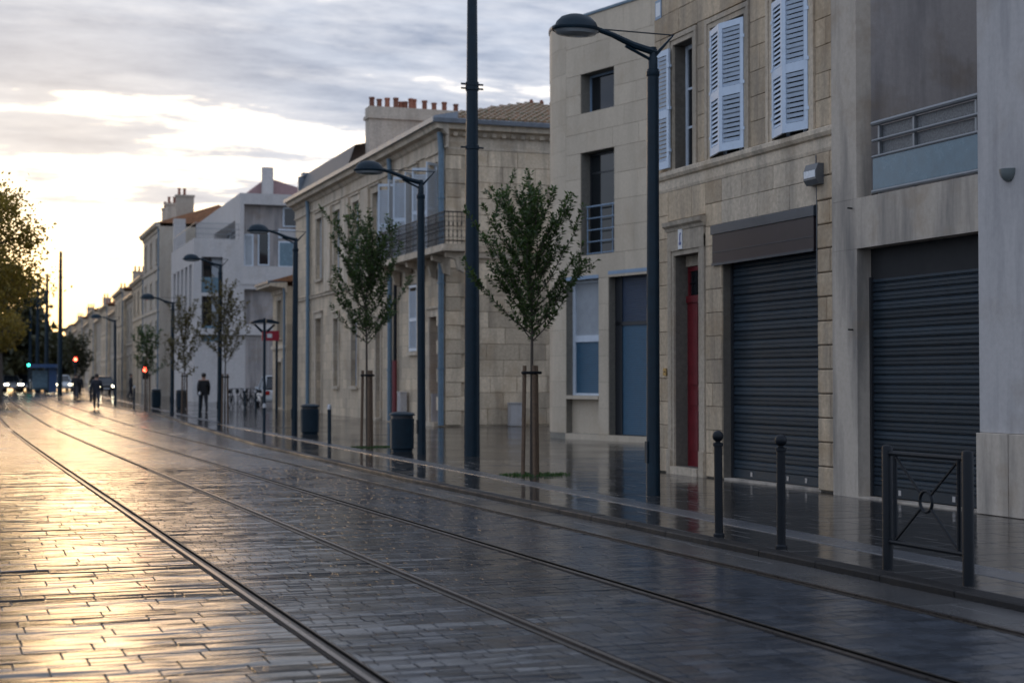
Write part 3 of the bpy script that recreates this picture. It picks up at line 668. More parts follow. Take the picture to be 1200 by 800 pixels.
# louvred shutter leaves: frame with two panels of slats
def leaf(w, h):
    root = bpy.data.objects.new('shutter_leaf', None)
    m = MB(); f = 0.075; t = 0.038
    m.box(0, f, -t / 2, t / 2, 0, h); m.box(w - f, w, -t / 2, t / 2, 0, h)
    mid = h * 0.46
    for z0, z1 in ((0, 0.13), (mid - 0.07, mid + 0.07), (h - 0.10, h)): m.box(f, w - f, -t / 2 + .002, t / 2 - .002, z0, z1)
    me = m.mesh('shutter_leaf', 'shutter_paint')
    s = MB(); s.add([(f - .005, -0.012, -0.026), (w - f + .005, -0.012, -0.026), (w - f + .005, -0.006, -0.026), (f - .005, -0.006, -0.026), (f - .005, 0.006, 0.022), (w - f + .005, 0.006, 0.022), (w - f + .005, 0.012, 0.022), (f - .005, 0.012, 0.022)],
                    [(0, 3, 2, 1), (4, 5, 6, 7), (0, 1, 5, 4), (1, 2, 6, 5), (2, 3, 7, 6), (3, 0, 4, 7)])
    zs = []
    for z0, z1 in ((0.13, mid - 0.07), (mid + 0.07, h - 0.10)):
        n = round((z1 - z0) / 0.072); zs += [z0 + (z1 - z0) * (i + 0.5) / n for i in range(n)]
    return me, s.mesh('louvre', 'shutter_paint'), zs
lh = ztop - w1[2] - 0.10
def hang(parent, ya, rz, w, z0, zoff=0.05, xh=-0.035):
    me, sl, zs = leaf(w, lh); o = put('shutter_leaf', me, parent, (xh, ya, z0 + zoff), (0, 0, rz))
    for z in zs: put('louvre', sl, o, (0, 0, z))
    for z in (0.3, lh * 0.5, lh - 0.3): MB().box(-0.03, 0.06, -0.024, 0.024, z - 0.025, z + 0.025).build('hinge', 'shutter_paint', o)
    return o
# local +X of a leaf points from hinge to free edge
hang(HB, w1[1] + 0.02, R(93), 0.46, w1[2], xh=-0.10)                     # folded back to the far side
for h in (w2, w3):
    wl = (h[1] - h[0]) * 0.505
    hang(HB, h[0] + 0.01, R(90 + 13), wl, h[2]); hang(HB, h[1] - 0.01, R(-90 - 13), wl, h[2])
# alarm box, number plate, bell plate, enamel street plate
al = thing('alarm_box', 'small grey alarm siren box on the stone wall over the shutter box', 'alarm box', (11.97 - 0.035, 22 + fb.a(963), fb.z(963, 217)))
m = MB(); m.prism([(0.0, 0.0), (-0.10, 0.0), (-0.15, 0.07), (-0.15, 0.20), (-0.11, 0.30), (0.0, 0.30)], 'y', -0.17, 0.17); m.build('case', 'alarm_grey', al, fix=True)
m = MB(); m.box(-0.156, -0.149, -0.15, 0.15, 0.10, 0.20); m.build('cover', 'enamel_white', al)
nz = fb.z(802, 292); ny = fb.a(802)
np_ = thing('number_plate', 'small white enamel house number plate over the red door', 'plate', (11.97 - 0.066, 22 + ny, nz))
m = MB(); m.box(-0.012, 0.0, -0.075, 0.075, 0, 0.34); m.build('plate', 'enamel_white', np_)
m = MB(); m.box(-0.016, -0.0125, -0.04, 0.04, 0.07, 0.12); m.box(-0.016, -0.0125, -0.02, 0.02, 0.12, 0.25); m.box(-0.016, -0.0125, -0.04, 0.005, 0.25, 0.28); m.build('numeral', 'enamel_blue', np_)
bp_ = thing('bell_plate', 'small brass bell plate on the stone beside the red door', 'bell plate', (11.97 - 0.058, 22 + fb.a(783), fb.z(783, 440)))
m = MB(); m.box(-0.012, 0, -0.06, 0.06, 0, 0.13); m.build('plate', 'brass', bp_); m = MB(); m.lathe([(0.018, 0), (0.018, 0.01), (0.01, 0.014)], -0.016, 0, 10, 0.06); m.build('button', 'frame_dark', bp_)
sp_ = thing('street_plate', 'blue and white enamel plate high on the corner of the stone house', 'plate', (11.97 - 0.036, 22 + fb.a(775), fb.z(772, 24)))
m = MB(); m.box(-0.01, 0, -0.12, 0.12, 0, 0.34); m.build('plate', 'frame_blue', sp_); m = MB(); m.box(-0.013, -0.0105, -0.09, 0.09, 0.05, 0.29); m.build('field', 'enamel_white', sp_)
# cable clipped up the near edge of the house and down to the alarm
m = MB(); m.tube([(-0.045, bn + 0.62, sills[0] - 0.02), (-0.045, bn + 0.60, fb.z(975, 250)), (-0.05, bn + 0.60, fb.z(975, 330))], 0.010, 6); m.build('cable', 'alarm_grey', HB, True)

# ---------- garage block with terrace (concrete, right edge)
fa = Fac(11.80, 18.0)
HA = thing('garage_block', 'grey rendered building with dark roller garage and glass balcony above', 'building', (11.80, 18.0, 0))
an, af = fa.a(1260), fa.a(988) + 0.0
af = (22 + bn) - 18 - 0.005
pf = fa.a(1005); cn = fa.a(1150)           # pier inner edge, column far edge
gt = fa.z(1008, 291); tz = fa.z(1008, 232) # beam underside and top
m = MB()
m.box(0.0, 0.24, pf, af, 0.0, gt); m.box(0.001, 0.24, pf, af, gt + 0.003, tz); m.box(0.0, 0.24, pf, af, tz + 0.003, 9.2); m.build('pier', 'concrete', HA)
m = MB(); m.box(0.24, 7.0, pf + 0.002, af - 0.0, tz + 0.1, 9.2); m.build('party_wall', 'stucco_grey', HA)
m = MB(); m.box(-0.02, 0.20, cn - 0.0, pf - 0.004, gt, tz); m.build('beam', 'concrete', HA)
m = MB(); m.box(0.21, 7.0, cn, pf, tz - 0.25, tz - 0.05); m.build('terrace_floor', 'concrete', HA)
m = MB(); m.box(-0.03, 0.6, cn - 3.2, cn - 0.004, fa.z(1152, 506), 9.2); m.box(0.601, 7.0, cn - 3.2, cn - 0.3, 0.0, 9.2); m.build('column', 'stucco_white', HA)
ashlar(HA, 'x', -0.03, cn - 3.2, cn + 0.01, 0.0, fa.z(1152, 506) - 0.004, [], 1.2, 0.62, 'concrete', gap=0.008, t=0.05, cham=0.006, name='stone_panel', stagger=False)
m = MB(); m.box(-0.025, 0.6, cn - 3.2, cn - 0.002, 0.0, fa.z(1152, 506) - 0.003); m.build('base', 'concrete', HA)
m = MB(); m.box(0.30, 7.0, cn, pf, 0.0, tz - 0.26); m.build('garage_core', 'interior_dark', HA)
roller(HA, 0.22, cn - 0.4, pf, 0.02, fa.z(1026, 322), 0.125)
m = MB(); m.box(0.225, 0.295, cn - 0.0, pf, fa.z(1026, 322) - 0.05, gt + 0.02); m.build('shutter_head', 'interior_dark', HA)
m = MB(); m.box(0.0, 0.26, cn, pf, -0.01, 0.018); m.build('door_sill', 'concrete', HA)
# balcony: glass lower panel, mesh upper panel, rails and posts
bal = MB(); rb = 0.02
rz_ = [tz + 0.10, fa.z(1025, 192), fa.z(1025, 170), fa.z(1025, 149)]
pz = [fa.z(1024, 224), fa.z(1024, 183), fa.z(1024, 164), fa.z(1024, 144)]
for z, rr in zip(pz, (0.028, 0.022, 0.022, 0.035)): bal.tube([(0.05, cn - 0.02, z), (0.05, pf - 0.32, z)], rr, 8)
for q in (pf - 0.45, (pf + cn) / 2 + 0.1, cn + 0.15): bal.box(0.06, 0.10, q - 0.02, q + 0.02, tz - 0.02, pz[3] - 0.03)
rail = bal.build('balcony_rail', 'rail_grey', HA, True)
m = MB(); m.box(0.045, 0.055, cn + 0.001, pf - 0.33, pz[0] + 0.028, pz[1] - 0.022); m.build('glass_panel', 'panel_glass', rail)
for z0, z1 in ((pz[1] + 0.02, pz[2] - 0.02), (pz[2] + 0.02, pz[3] - 0.035)):
    m = MB(); m.box(0.105, 0.112, cn + 0.001, pf - 0.42, z0, z1); m.build('mesh_panel', 'mesh_grey', rail)
m = MB()
for z in (fa.z(1006, 243), fa.z(1004, 386)): m.tube([(-0.01, pf + 0.10, z), (-0.09, pf + 0.08, z)], 0.012, 6)
m.build('bracket', 'iron_black', HA)
sc_ = thing('wall_lamp', 'grey quarter-dome wall lamp on the pale rendered column', 'wall lamp', (11.77, 18 + fa.a(1187), fa.z(1187, 213)))
m = MB(); vs = []; nn = 10
for i in range(6):
    r_ = 0.115 * math.cos(i / 5 * math.pi / 2 * 0.96); z_ = -0.0 + 0.15 * math.sin(i / 5 * math.pi / 2)
    for j in range(nn + 1):
        t = math.pi * j / nn; vs.append((-r_ * math.sin(t), r_ * math.cos(t), 0.15 - z_))
m.add(vs, [(i * (nn + 1) + j, i * (nn + 1) + j + 1, (i + 1) * (nn + 1) + j + 1, (i + 1) * (nn + 1) + j) for i in range(5) for j in range(nn)] + [tuple(range(nn + 1))])
m.build('shade', 'sconce_grey', sc_, True, True); m = MB(); m.box(-0.02, 0.0, -0.07, 0.07, 0.02, 0.155); m.build('back_plate', 'sconce_grey', sc_)

# ---------- modern stone-clad block with a rounded corner, set back and turned
PHC = R(14)
fc = Fac(16.45, 40.2, PHC)
HC = thing('corner_block', 'pale stone clad modern building with rounded corner and blue shutters', 'building', (16.45, 40.2, 0), PHC)
def proj_u(p):
    d = Vector(p) - CAM; return 600 + F_PX * d.dot(RT) / d.dot(FW)
RC = 2.4
def arc_min(ac): return min(proj_u(fc.o + fc.lx * (RC - RC * math.cos(t)) + fc.ly * (ac + RC * math.sin(t))) for t in [R(i) for i in range(0, 91, 3)])
lo, hi = -6.0, 4.0
for _ in range(40):
    mid = (lo + hi) / 2
    if arc_min(mid) > 645.5: lo = mid
    else: hi = mid
ac = lo
ct = fc.z(692, 18); cnr = -9.0
wu = (fc.a(721), fc.a(681.5), fc.z(681.5, 134), fc.z(681.5, 88), 0.36)
wt = (fc.a(721), fc.a(681.5), fc.z(681.5, 300), fc.z(681.5, 180), 0.36)
wg = (fc.a(702.5), fc.a(663.5), 0.16, fc.z(668, 329), 0.30)
wd = (fc.a(775), fc.a(714), 0.10, fc.z(714, 322), 0.30)
HCs = [wu, wt, wg, wd]
m = MB(); wall_front(m, 0.0, cnr, ac, 0, ct, HCs, 0.3)
shell(m, 0.0, 9.0, cnr, ac, 0, ct, 0.5); m.build('wall', 'cladding_joint', HC)
ashlar(HC, 'x', 0.0, cnr + 3.2, ac, 0.16, ct, HCs, 0.72, 1.15, 'cladding', gap=0.006, t=0.028, cham=0.003, jit=0.001, name='cladding_panel')
# curved corner in flat stone strips, with slot windows on the far flank
def arc_piece(t0, t1, z0, z1, r, n=4, th=0.028):
    q = MB(); vs = []
    for i in range(n + 1):
        t = t0 + (t1 - t0) * i / n
        for rr in (r + th, r):
            for z in (z0, z1): vs.append((RC - rr * math.cos(t), ac + rr * math.sin(t), z))
    fs = []
    for i in range(n):
        k = 4 * i; fs += [(k, k + 4, k + 5, k + 1), (k + 1, k + 5, k + 7, k + 3), (k, k + 2, k + 6, k + 4)]
    fs += [(0, 1, 3, 2), (4 * n, 4 * n + 2, 4 * n + 3, 4 * n + 1)]
    return q.add(vs, fs)
arc_piece(0, R(90), 0, ct, RC - 0.01, 16).build('corner_wall', 'cladding_joint', HC, True, True)
slots = [(fc.z(650, 172, .4), fc.z(650, 104, .4)), (fc.z(650, 272, .4), fc.z(650, 190, .4))]
z = 0.16; nrow = round((ct - z) / 0.72); dz = (ct - z) / nrow
for i in range(nrow):
    for t0, t1 in ((0, 22), (22, 44), (44, 66), (66, 90)):
        z0, z1 = z + i * dz, z + (i + 1) * dz
        if t0 == 22 and any(a < (z0 + z1) / 2 < b for a, b in slots): t1 = 29
        elif t0 == 44 and any(a < (z0 + z1) / 2 < b for a, b in slots): continue
        arc_piece(R(t0) + 0.0015, R(t1) - 0.0015, z0 + 0.003, z1 - 0.003, RC, 3).build('cladding_panel', 'cladding', HC, True, True)
for a, b in slots: arc_piece(R(29.2), R(66), a, b, RC, 6, 0.012).build('slot_window', 'window_glass', HC, True, True)
m = MB(); m.box(-0.06, 0.25, cnr, ac, ct + 0.002, ct + 0.07); m.build('parapet_cap', 'pipe_blue', HC)
q = arc_piece(0, R(90), ct + 0.002, ct + 0.07, RC - 0.25, 16, 0.31); q.build('parapet_cap', 'pipe_blue', HC, False, True)
m = MB(); m.box(-0.06, 0.02, cnr, ac, -0.02, 0.155); m.build('plinth', 'cladding', HC)
window(HC, 0.30, wu[0] + .004, wu[1] - .004, wu[2] + .004, wu[3] - .004, 0.06, 0, (), 'frame_blue')
window(HC, 0.30, wt[0] + .004, wt[1] - .004, wt[2] + .004, wt[3] - .004, 0.06, 0, (0.82,), 'frame_dark')
b_ = MB(); r0, r1 = fc.z(690, 242), wt[2] + 0.05
for i in range(5): zz = r1 + (r0 - r1) * i / 4; b_.tube([(0.10, wt[0] + .004, zz), (0.10, wt[1] - .12, zz)], 0.016 if i < 4 else 0.024, 6)
for yy in (wt[0] + 0.25, (wt[0] + wt[1]) / 2, wt[1] - 0.13): b_.tube([(0.12, yy, wt[2]), (0.12, yy, r0)], 0.018, 6)
b_.build('window_rail', 'frame_blue', HC, True)
# ground floor window: two blue roller blinds between white rails over a recessed panel
gs = fc.z(668, 463)
w_ = MB(); gm = fc.z(668, 397)
w_.box(0.20, 0.27, wg[0] + .004, wg[1] - .16, gs, gs + 0.06); w_.box(0.20, 0.27, wg[0] + .004, wg[1] - .16, gm - 0.09, gm + 0.09); w_.box(0.20, 0.27, wg[0] + .004, wg[1] - .16, wg[3] - 0.08, wg[3] - .004)
w_.box(0.20, 0.27, wg[1] - .158, wg[1] - .004, gs, wg[3] - .004)
w_ = w_.build('window', 'frame_white', HC)
def blind(parent, b, a0, a1, z0, z1, mat, p=0.055):
    n = max(1, int((z1 - z0) / p)); me = MB(); k = 4; pr = [(0.008, 0), (0, 0.006), (0, p * .7), (0.010, p)]
    for i in range(n):
        z = z0 + (z1 - z0) * i / n; s_ = (z1 - z0) / n / p
        me.add([(b + x_, a0, z + q_ * s_) for x_, q_ in pr] + [(b + x_, a1, z + q_ * s_) for x_, q_ in pr], [(j, j + 1, k + j + 1, k + j) for j in range(k - 1)])
    o = me.build('blind', mat, parent); o['kind'] = 'stuff'; return o
blind(w_, 0.235, wg[0] + .004, wg[1] - .16, gs + 0.06, gm - 0.09, 'door_blue'); 
m = MB(); m.box(0.245, 0.25, wg[0] + .004, wg[1] - .16, gm + 0.09, wg[3] - 0.08); m.build('pane', 'curtain', w_)
m = MB(); m.box(-0.05, 0.29, wg[0] + 0.002, wg[1] - 0.002, gs - 0.10, gs - 0.003); m.build('sill', 'cladding', HC)
m = MB(); m.box(0.18, 0.29, wg[0] + 0.002, wg[1] - 0.002, 0.157, gs - 0.102); m.build('apron', 'cladding', HC)
m = MB(); m.box(-0.035, 0.26, wd[0], wd[1], wd[3] + 0.004, wd[3] + 0.10); m.box(-0.035, 0.26, wg[0], wg[1] - .0, wg[3] + 0.004, wg[3] + 0.10); m.build('lintel_trim', 'frame_blue', HC)
zt2 = fc.z(721, 379)
d_ = MB(); d_.box(0.20, 0.29, wd[0] + .004, wd[1] - .004, zt2 - 0.05, zt2 + 0.05); d_.box(0.20, 0.29, wd[1] - 0.30, wd[1] - .004, 0.1, wd[3] - .004); d_.box(0.20, 0.29, wd[0] + .004, wd[1] - 0.30, 0.1, 0.17)
d_ = d_.build('shop_door', 'frame_dark', HC)
blind(d_, 0.225, wd[0] + .004, wd[1] - 0.30, 0.17, zt2 - 0.05, 'door_blue'); simple('door_blue_dark', (0.018, 0.035, 0.07), 0.4); blind(d_, 0.225, wd[0] + .004, wd[1] - 0.30, zt2 + 0.05, wd[3], 'door_blue_dark')

# ---------- long two-storey stone house with balcony, hipped tile roof and chimney stack
PHD = R(-0.8)
fd = Fac(16.75, 52.3, PHD)
HD = thing('balcony_house', 'long two storey limestone house with iron balcony, blue drainpipes and tall chimney', 'house', (16.75, 52.3, 0), PHD)
zc = fd.z(525, 152); p1, p2, pe = fd.a(460.5), fd.a(364), fd.a(346)
def op(u0, u1, v0, v1, d=0.24):
    a0, a1 = fd.a(u1), fd.a(u0); um = (u0 + u1) / 2; return (a0, a1, fd.z(um, v1), fd.z(um, v0), d)
zb = fd.z(519, 294)                                    # balcony floor
zh = fd.z(510, 192)
upD = [(fd.a(514), fd.a(504), zb + .06, zh, .24), (fd.a(488.5), fd.a(481), zb + .06, zh, .24), (fd.a(468.5), fd.a(461.8) - .1, zb + .06, zh, .24)]
z2t, z2b = fd.z(441, 226), fd.z(441, 308)
upD += [(fd.a(u1), fd.a(u0), z2b, z2t, .24) for u0, u1 in ((437, 445), (413.5, 421), (391.5, 398.5), (371, 377.5))]
zl = fd.z(487, 335)
doorD = op(504.5, 515.5, 371, 493, 0.45); doorD = (doorD[0], doorD[1], 0.14, doorD[3], .45)
winL = op(481.5, 489.5, 333, 412); dk = op(441.5, 446.5, 380, 486, .4); dk = (dk[0], dk[1], 0.12, dk[3], .4)
gD = [doorD, winL, dk, op(412.5, 419, 375, 452), op(391.5, 397, 373, 452)]
d2 = op(370.5, 377, 373, 479, .3); gD.append((d2[0], d2[1], 0.12, d2[3], .3))
hd = upD + gD
m = MB(); wall_front(m, 0, 0, pe, 0, zc, hd, .24); shell(m, 0, 9.5, 0, pe, 0, zc, .45); m.build('wall', 'stone_facade', HD)
for h in upD[:3]: window(HD, 0.14, h[0] + .004, h[1] - .004, h[2] + .004, h[3] - .004, .08, 1, (.35, .68), 'frame_white', 'curtain')
for h in upD[3:]: window(HD, 0.16, h[0] + .004, h[1] - .004, h[2] + .004, h[3] - .004, .08, 1, (.35, .68), 'frame_white')
for h in (gD[1], gD[3], gD[4]): window(HD, 0.16, h[0] + .004, h[1] - .004, h[2] + .004, h[3] - .004, .08, 1, (.5,), 'frame_blue')
for h, mt in ((gD[0], 'door_red'), (gD[2], 'frame_dark'), (gD[5], 'stake_wood')):
    o = MB().box(h[4] - .05, h[4], h[0] + .003, h[1] - .003, h[2], h[3] - .5).build('door', mt, HD); MB().box(h[4] - .07, h[4] - .051, h[0] + .15, h[1] - .15, h[2] + .3, h[2] + 1.0).build('door_panel', mt, o)
    MB().box(h[4] - .03, h[4] - .01, h[0] + .003, h[1] - .003, h[3] - .498, h[3] - .003).build('fanlight', 'window_glass', HD); MB().box(-.25, h[4], h[0] - .1, h[1] + .1, -.02, h[2] - .002).build('door_step', 'stone_trim', HD)
MB().box(.02, .40, doorD[1] - .10, doorD[1] - .004, .145, 1.15).build('door_plate', 'stucco_white', HD)
# surrounds, sills, string courses, pilasters
for h in hd:
    m = MB(); m.box(-.05, -.001, h[0] - .18, h[0], h[2], h[3]); m.box(-.05, -.001, h[1], h[1] + .18, h[2], h[3]); m.box(-.07, -.001, h[0] - .2, h[1] + .2, h[3] + .001, h[3] + .28); m.box(-.14, -.001, h[0] - .26, h[1] + .26, h[3] + .282, h[3] + .36)
    m.build('window_surround', 'stone_trim', HD)
    if h not in (gD[0], gD[2], gD[5]) and h not in upD[:3]: MB().box(-.12, .1, h[0] - .2, h[1] + .2, h[2] - .14, h[2] - .002).build('sill', 'stone_trim', HD)
for u0, u1 in ((400.5, 409.5), (424, 433), (381, 388.5)):
    MB().box(-.10, -.002, fd.a(u1), fd.a(u0), fd.z(430, 330), zc - .7).build('pilaster', 'stone_trim', HD)
for zz, hh, pr in ((zb - .25, .25, .10), (fd.z(430, 330) - .2, .16, .09)):
    m = MB(); m.prism([(-.002, zz), (-pr, zz + .03), (-pr, zz + hh - .06), (-pr - .05, zz + hh), (-.002, zz + hh)], 'y', (0.0 if zz == zb - .25 else p1 + .2), (p1 - .1 if zz == zb - .25 else pe)); m.build('string_course', 'stone_trim', HD, fix=True)
corn = [(0.0, zc - .62), (-.06, zc - .62), (-.06, zc - .56), (-.03, zc - .52), (-.03, zc - .18), (-.12, zc - .12), (-.20, zc), (-.42, zc + .04), (-.45, zc + .16), (-.52, zc + .22), (0.0, zc + .24)]
m = MB(); m.prism(corn, 'y', -.45, pe + .1); m.build('cornice', 'stone_trim', HD, fix=True)
gt_ = [(-.40, zc + .245), (-.60, zc + .245), (-.62, zc + .40), (-.50, zc + .46), (0.3, zc + .62), (.3, zc + .245)]
m = MB(); m.prism(gt_, 'y', -.55, pe + .15); m.build('gutter', 'zinc', HD, fix=True)
# side wall: coursed blocks with quoins, cornice with small brackets, gutter, hipped tile roof
zq = fd.z(527, 300)
ashlar(HD, 'y', 0.0, 0.75, 8.6, 0.05, zc - .62, [], 0.56, 1.05, 'stone_side', gap=.014, t=.04, cham=.008, jit=.006)
k_ = 0; zz = 0.05
while zz < zc - .7:
    w = .78 if k_ % 2 else .60; h = .50; t = .085 if zz < zq else .05
    put('quoin', block_mesh(w - .016, h - .018, t, .012, 'stone_side'), HD, (w / 2 - .01, 0, zz + h / 2))
    if zz < zq: put('quoin', block_mesh(w - .016, h - .018, t, .012, 'stone_side'), HD, (0, w / 2, zz + h / 2), (0, 0, -math.pi / 2))
    zz += h; k_ += 1
m = MB(); m.prism([(0, zq - .03), (-.10, zq), (-.10, zq + .16), (-.14, zq + .22), (0, zq + .24)], 'x', .0, 8.6); m.build('string_course', 'stone_trim', HD, fix=True)
m = MB(); m.prism([(p[0] * .9, p[1]) for p in corn], 'x', -.005, 8.8); m.build('side_cornice', 'stone_trim', HD, fix=True)
for i in range(24): MB().box(.25 + i * .36, .41 + i * .36, -.19, -.03, zc - .17, zc - .03).build('modillion', 'stone_trim', HD)
m = MB(); m.prism([(-.36, zc + .225), (-.56, zc + .225), (-.58, zc + .37), (-.40, zc + .42), (-.2, zc + .43), (-.2, zc + .225)], 'x', -.58, 8.8); m.build('gutter', 'zinc', HD, fix=True)
m = MB(); zr = zc + 1.9; rx = 4.8
m.add([(-.45, -.35, zc + .40), (9.3, -.35, zc + .40), (9.3, pe, zc + .40), (-.45, pe, zc + .40), (rx, 4.0, zr), (rx, pe - .3, zr)], [(0, 1, 4), (1, 2, 5, 4), (2, 3, 5), (3, 0, 4, 5)])
roof = m.build('roof', 'roof_tile', HD)
tl = MB(); rt_ = random.Random(9); dv = Vector((0, 4.35, zr - zc - .40)); ns = 12
for i in range(40):
    x = -.2 + i * .235
    tmax = min((x + .45) / (rx + .45), (9.3 - x) / (9.3 - rx)); 
    for j in range(ns):
        t0, t1 = j / ns, (j + 1.18) / ns
        if t0 > tmax: break
        pa, pb = dv * t0, dv * t1; jz = rt_.uniform(0, .02); jx = rt_.uniform(-.01, .01); vs = []
        for p, r_ in ((pa, .105), (pb, .08)):
            for a in range(5):
                th = math.pi * a / 4; vs.append((x + jx + r_ * math.cos(th), -.35 + p.y - (0.012 if p is pa else 0), zc + .405 + p.z + r_ * .8 * math.sin(th) + jz + (.025 if p is pa else 0)))
        tl.add(vs, [(a, a + 1, a + 6, a + 5) for a in range(4)] + [(0, 4, 3, 2, 1)])
leafmat('tile_moss', (.10, .085, .03), (.27, .13, .06), 0.0)
o = tl.build('roof_tiles', 'tile_moss', roof, True); o['kind'] = 'stuff'
m = MB(); vs = []
for i in range(12):
    x = rx - 0.1 + i * .42; m.lathe([(.09, 0), (.10, .05), (.05, .16)], x, 4.0, 8, zr + .02)
o = m.build('ridge_knobs', 'chimney_pot', roof); o['kind'] = 'stuff'
# chimney stack on the party wall with terracotta pots
ca = fd.a(433) + 3.9
cx0, _z = fd.sx(433, 150, ca); cx1, _z = fd.sx(541, 150, ca); czt = fd.sx(433, 124, ca)[1]; 
m = MB(); m.box(cx0, cx1, ca, ca + .75, zc - .3, czt - .55); m.box(cx0 - .08, cx1 + .08, ca - .08, ca + .83, czt - .548, czt - .40); m.box(cx0 - .01, cx1 + .01, ca - .01, ca + .76, czt - .398, czt)
ch = m.build('chimney', 'stone_far_grey', roof)
pr = random.Random(5)
for u in (438.5, 447.5, 456.5, 465.5, 473, 477.5, 483, 487.5, 501, 510.5, 522.5, 536):
    x = fd.sx(u, 120, ca)[0]; hh = pr.choice((.40, .46, .46, .34)) ; r_ = .12
    MB().lathe([(r_, 0), (r_ * .92, hh * .8), (r_ * 1.12, hh * .82), (r_ * 1.12, hh)], x, ca + .35 + pr.uniform(-.15, .15), 10, czt).build('chimney_pot', 'chimney_pot', HD, True)
# further slope of zinc and slate beyond the stack
m = MB(); m.add([(.05, ca + .76, zc + .5), (.05, pe + .1, zc + .5), (.5, pe + .1, zc + 1.75), (.5, ca + .76, zc + 1.75), (3.0, ca + .76, zc + 2.3), (3.0, pe + .1, zc + 2.3)], [(0, 1, 2, 3), (3, 2, 5, 4), (1, 5, 2)]); m.build('upper_roof', 'slate', HD)
m = MB(); m.box(.30, .62, pe - .2, pe + .3, zc + 1.62, zc + 1.82); m.box(.12, .5, pe - .05, pe + .12, zc + .5, zc + 1.62); m.build('roof_end', 'zinc', HD)
# balcony
b0, b1, bd = fd.a(519.5, -.85), fd.a(442, -.85), .85
m = MB(); m.box(-bd, -.03, b0, b1, zb - .16, zb); m.box(-bd - .05, -.03, b0 - .05, b1 + .05, zb - .158 - .08, zb - .162); bs = m.build('balcony', 'stone_trim', HD)
for i in range(6):
    yy = b0 + .3 + (b1 - b0 - .6) * i / 5; MB().prism([(-.05, zb - .245), (-.7, zb - .245), (-.68, zb - .42), (-.35, zb - .5), (-.25, zb - .85), (-.05, zb - .95)], 'y', yy - .11, yy + .11).build('bracket', 'stone_trim', bs, fix=True)
m = MB(); rh = 1.08; lines = [((-bd + .05, b0 + .05), (-bd + .05, b1 - .05)), ((-.05, b0 + .05), (-bd + .05, b0 + .05)), ((-.05, b1 - .05), (-bd + .05, b1 - .05))]
for (xa, ya), (xb, yb) in lines:
    for zz, r_ in ((.10, .014), (.92, .012), (rh, .024)): m.tube([(xa, ya, zb + zz), (xb, yb, zb + zz)], r_, 6)
    ln = math.hypot(xb - xa, yb - ya); n = max(3, round(ln / .16))
    for i in range(n + 1):
        t = i / n; x_, y_ = xa + (xb - xa) * t, ya + (yb - ya) * t; m.tube([(x_, y_, zb), (x_, y_, zb + rh)], .011 if i % 6 else .018, 5)
        if i < n:
            t2 = (i + .5) / n; x2, y2 = xa + (xb - xa) * t2, ya + (yb - ya) * t2; dx, dy = (xb - xa) / ln, (yb - ya) / ln
            for zc_, rr in ((.35, .075), (.68, .06)):
                m.tube([(x2 + dx * rr * math.cos(q), y2 + dy * rr * math.cos(q), zb + zc_ + 1.9 * rr * math.sin(q)) for q in [2 * math.pi * k / 8 for k in range(8)]], .008, 4, closed=True)
rl = m.build('railing', 'iron_black', bs)
# white louvred shutters at the balcony and the ground floor window
def small_leaf(ya, rz, w, h, z0, x=-.06):
    m = MB(); m.box(0, .06, -.02, .02, 0, h); m.box(w - .06, w, -.02, .02, 0, h)
    for a, b in ((0, .12), (h * .45, h * .45 + .12), (h - .1, h)): m.box(.061, w - .061, -.018, .018, a, b)
    o = put('shutter_leaf', m.mesh('shutter_leaf', 'frame_white'), HD, (x, ya, z0), (0, 0, rz))
    s = MB(); n = int((h - .3) / .085)
    for i in range(n):
        z = .14 + i * .085; s.quad((.06, -.014, z), (w - .06, -.014, z), (w - .06, .014, z + .07), (.06, .014, z + .07))
    q = put('louvres', s.mesh('louvres', 'frame_white'), o); q['kind'] = 'stuff'
for h in upD[:3]:
    hh = h[3] - h[2] - .06
    small_leaf(h[0] - .02, R(-90 - 55), .62, hh, h[2]); small_leaf(h[1] + .02, R(90 + 60), .62, hh, h[2])
h = gD[1]; small_leaf(h[0] + .02, R(90 + 3), (h[1] - h[0]) - .04, h[3] - h[2] - .05, h[2] + .02, -.02)
# drainpipes
for i, (u, zt_) in enumerate(((521.5, zc - .1), (461, zc - .1), (364, zc - .1))):
    y_ = fd.a(u) ; m = MB(); r_ = .10 if i else .11
    m.tube([(-.20, y_, zt_ + .05), (-.17, y_, zt_ - .3), (-.15, y_, zt_ - .6), (-.15, y_, .05)], r_, 10)
    for zz in (2.0, 5.0, 8.0): m.lathe([(r_ * 1.25, 0), (r_ * 1.25, .06)], -.15, y_, 10, zz)
    m.build('drainpipe', 'pipe_blue', HD, True)
y_ = fd.a(466.5); MB().tube([(-.12, y_, fd.z(466.5, 322)), (-.12, y_, 1.6)], .07, 8).build('cable_riser', 'iron_black', HD, True); MB().tube([(-.14, y_, 2.4), (-.14, y_, .02)], .10, 8).build('riser_guard', 'door_red', HD, True)
ub = thing('meter_cabinet', 'small pale utility cabinet at the foot of the blank stone side wall', 'cabinet', (fd.o.x + fd.sx(604, 490, -.3)[0], 52.0, 0))
MB().box(-.22, .22, -.12, .16, .02, .80).build('body', 'stucco_white', ub); MB().box(-.19, .19, -.128, -.121, .08, .74).build('door', 'stucco_white', ub); MB().box(-.24, .24, -.15, .17, .802, .84).build('lid', 'stucco_white', ub)
u2 = thing('meter_cabinet', 'narrow white meter cabinet standing against the balcony house near a litter bin', 'cabinet', (16.6, 52.3 + fd.a(478), 0))
MB().box(-.14, .12, -.2, .2, 0, 1.15).build('body', 'render_white', u2); MB().box(-.16, .13, -.22, .22, 1.152, 1.20).build('lid', 'render_white', u2); MB().box(-.148, -.141, -.16, .16, .1, 1.05).build('door', 'stucco_white', u2)

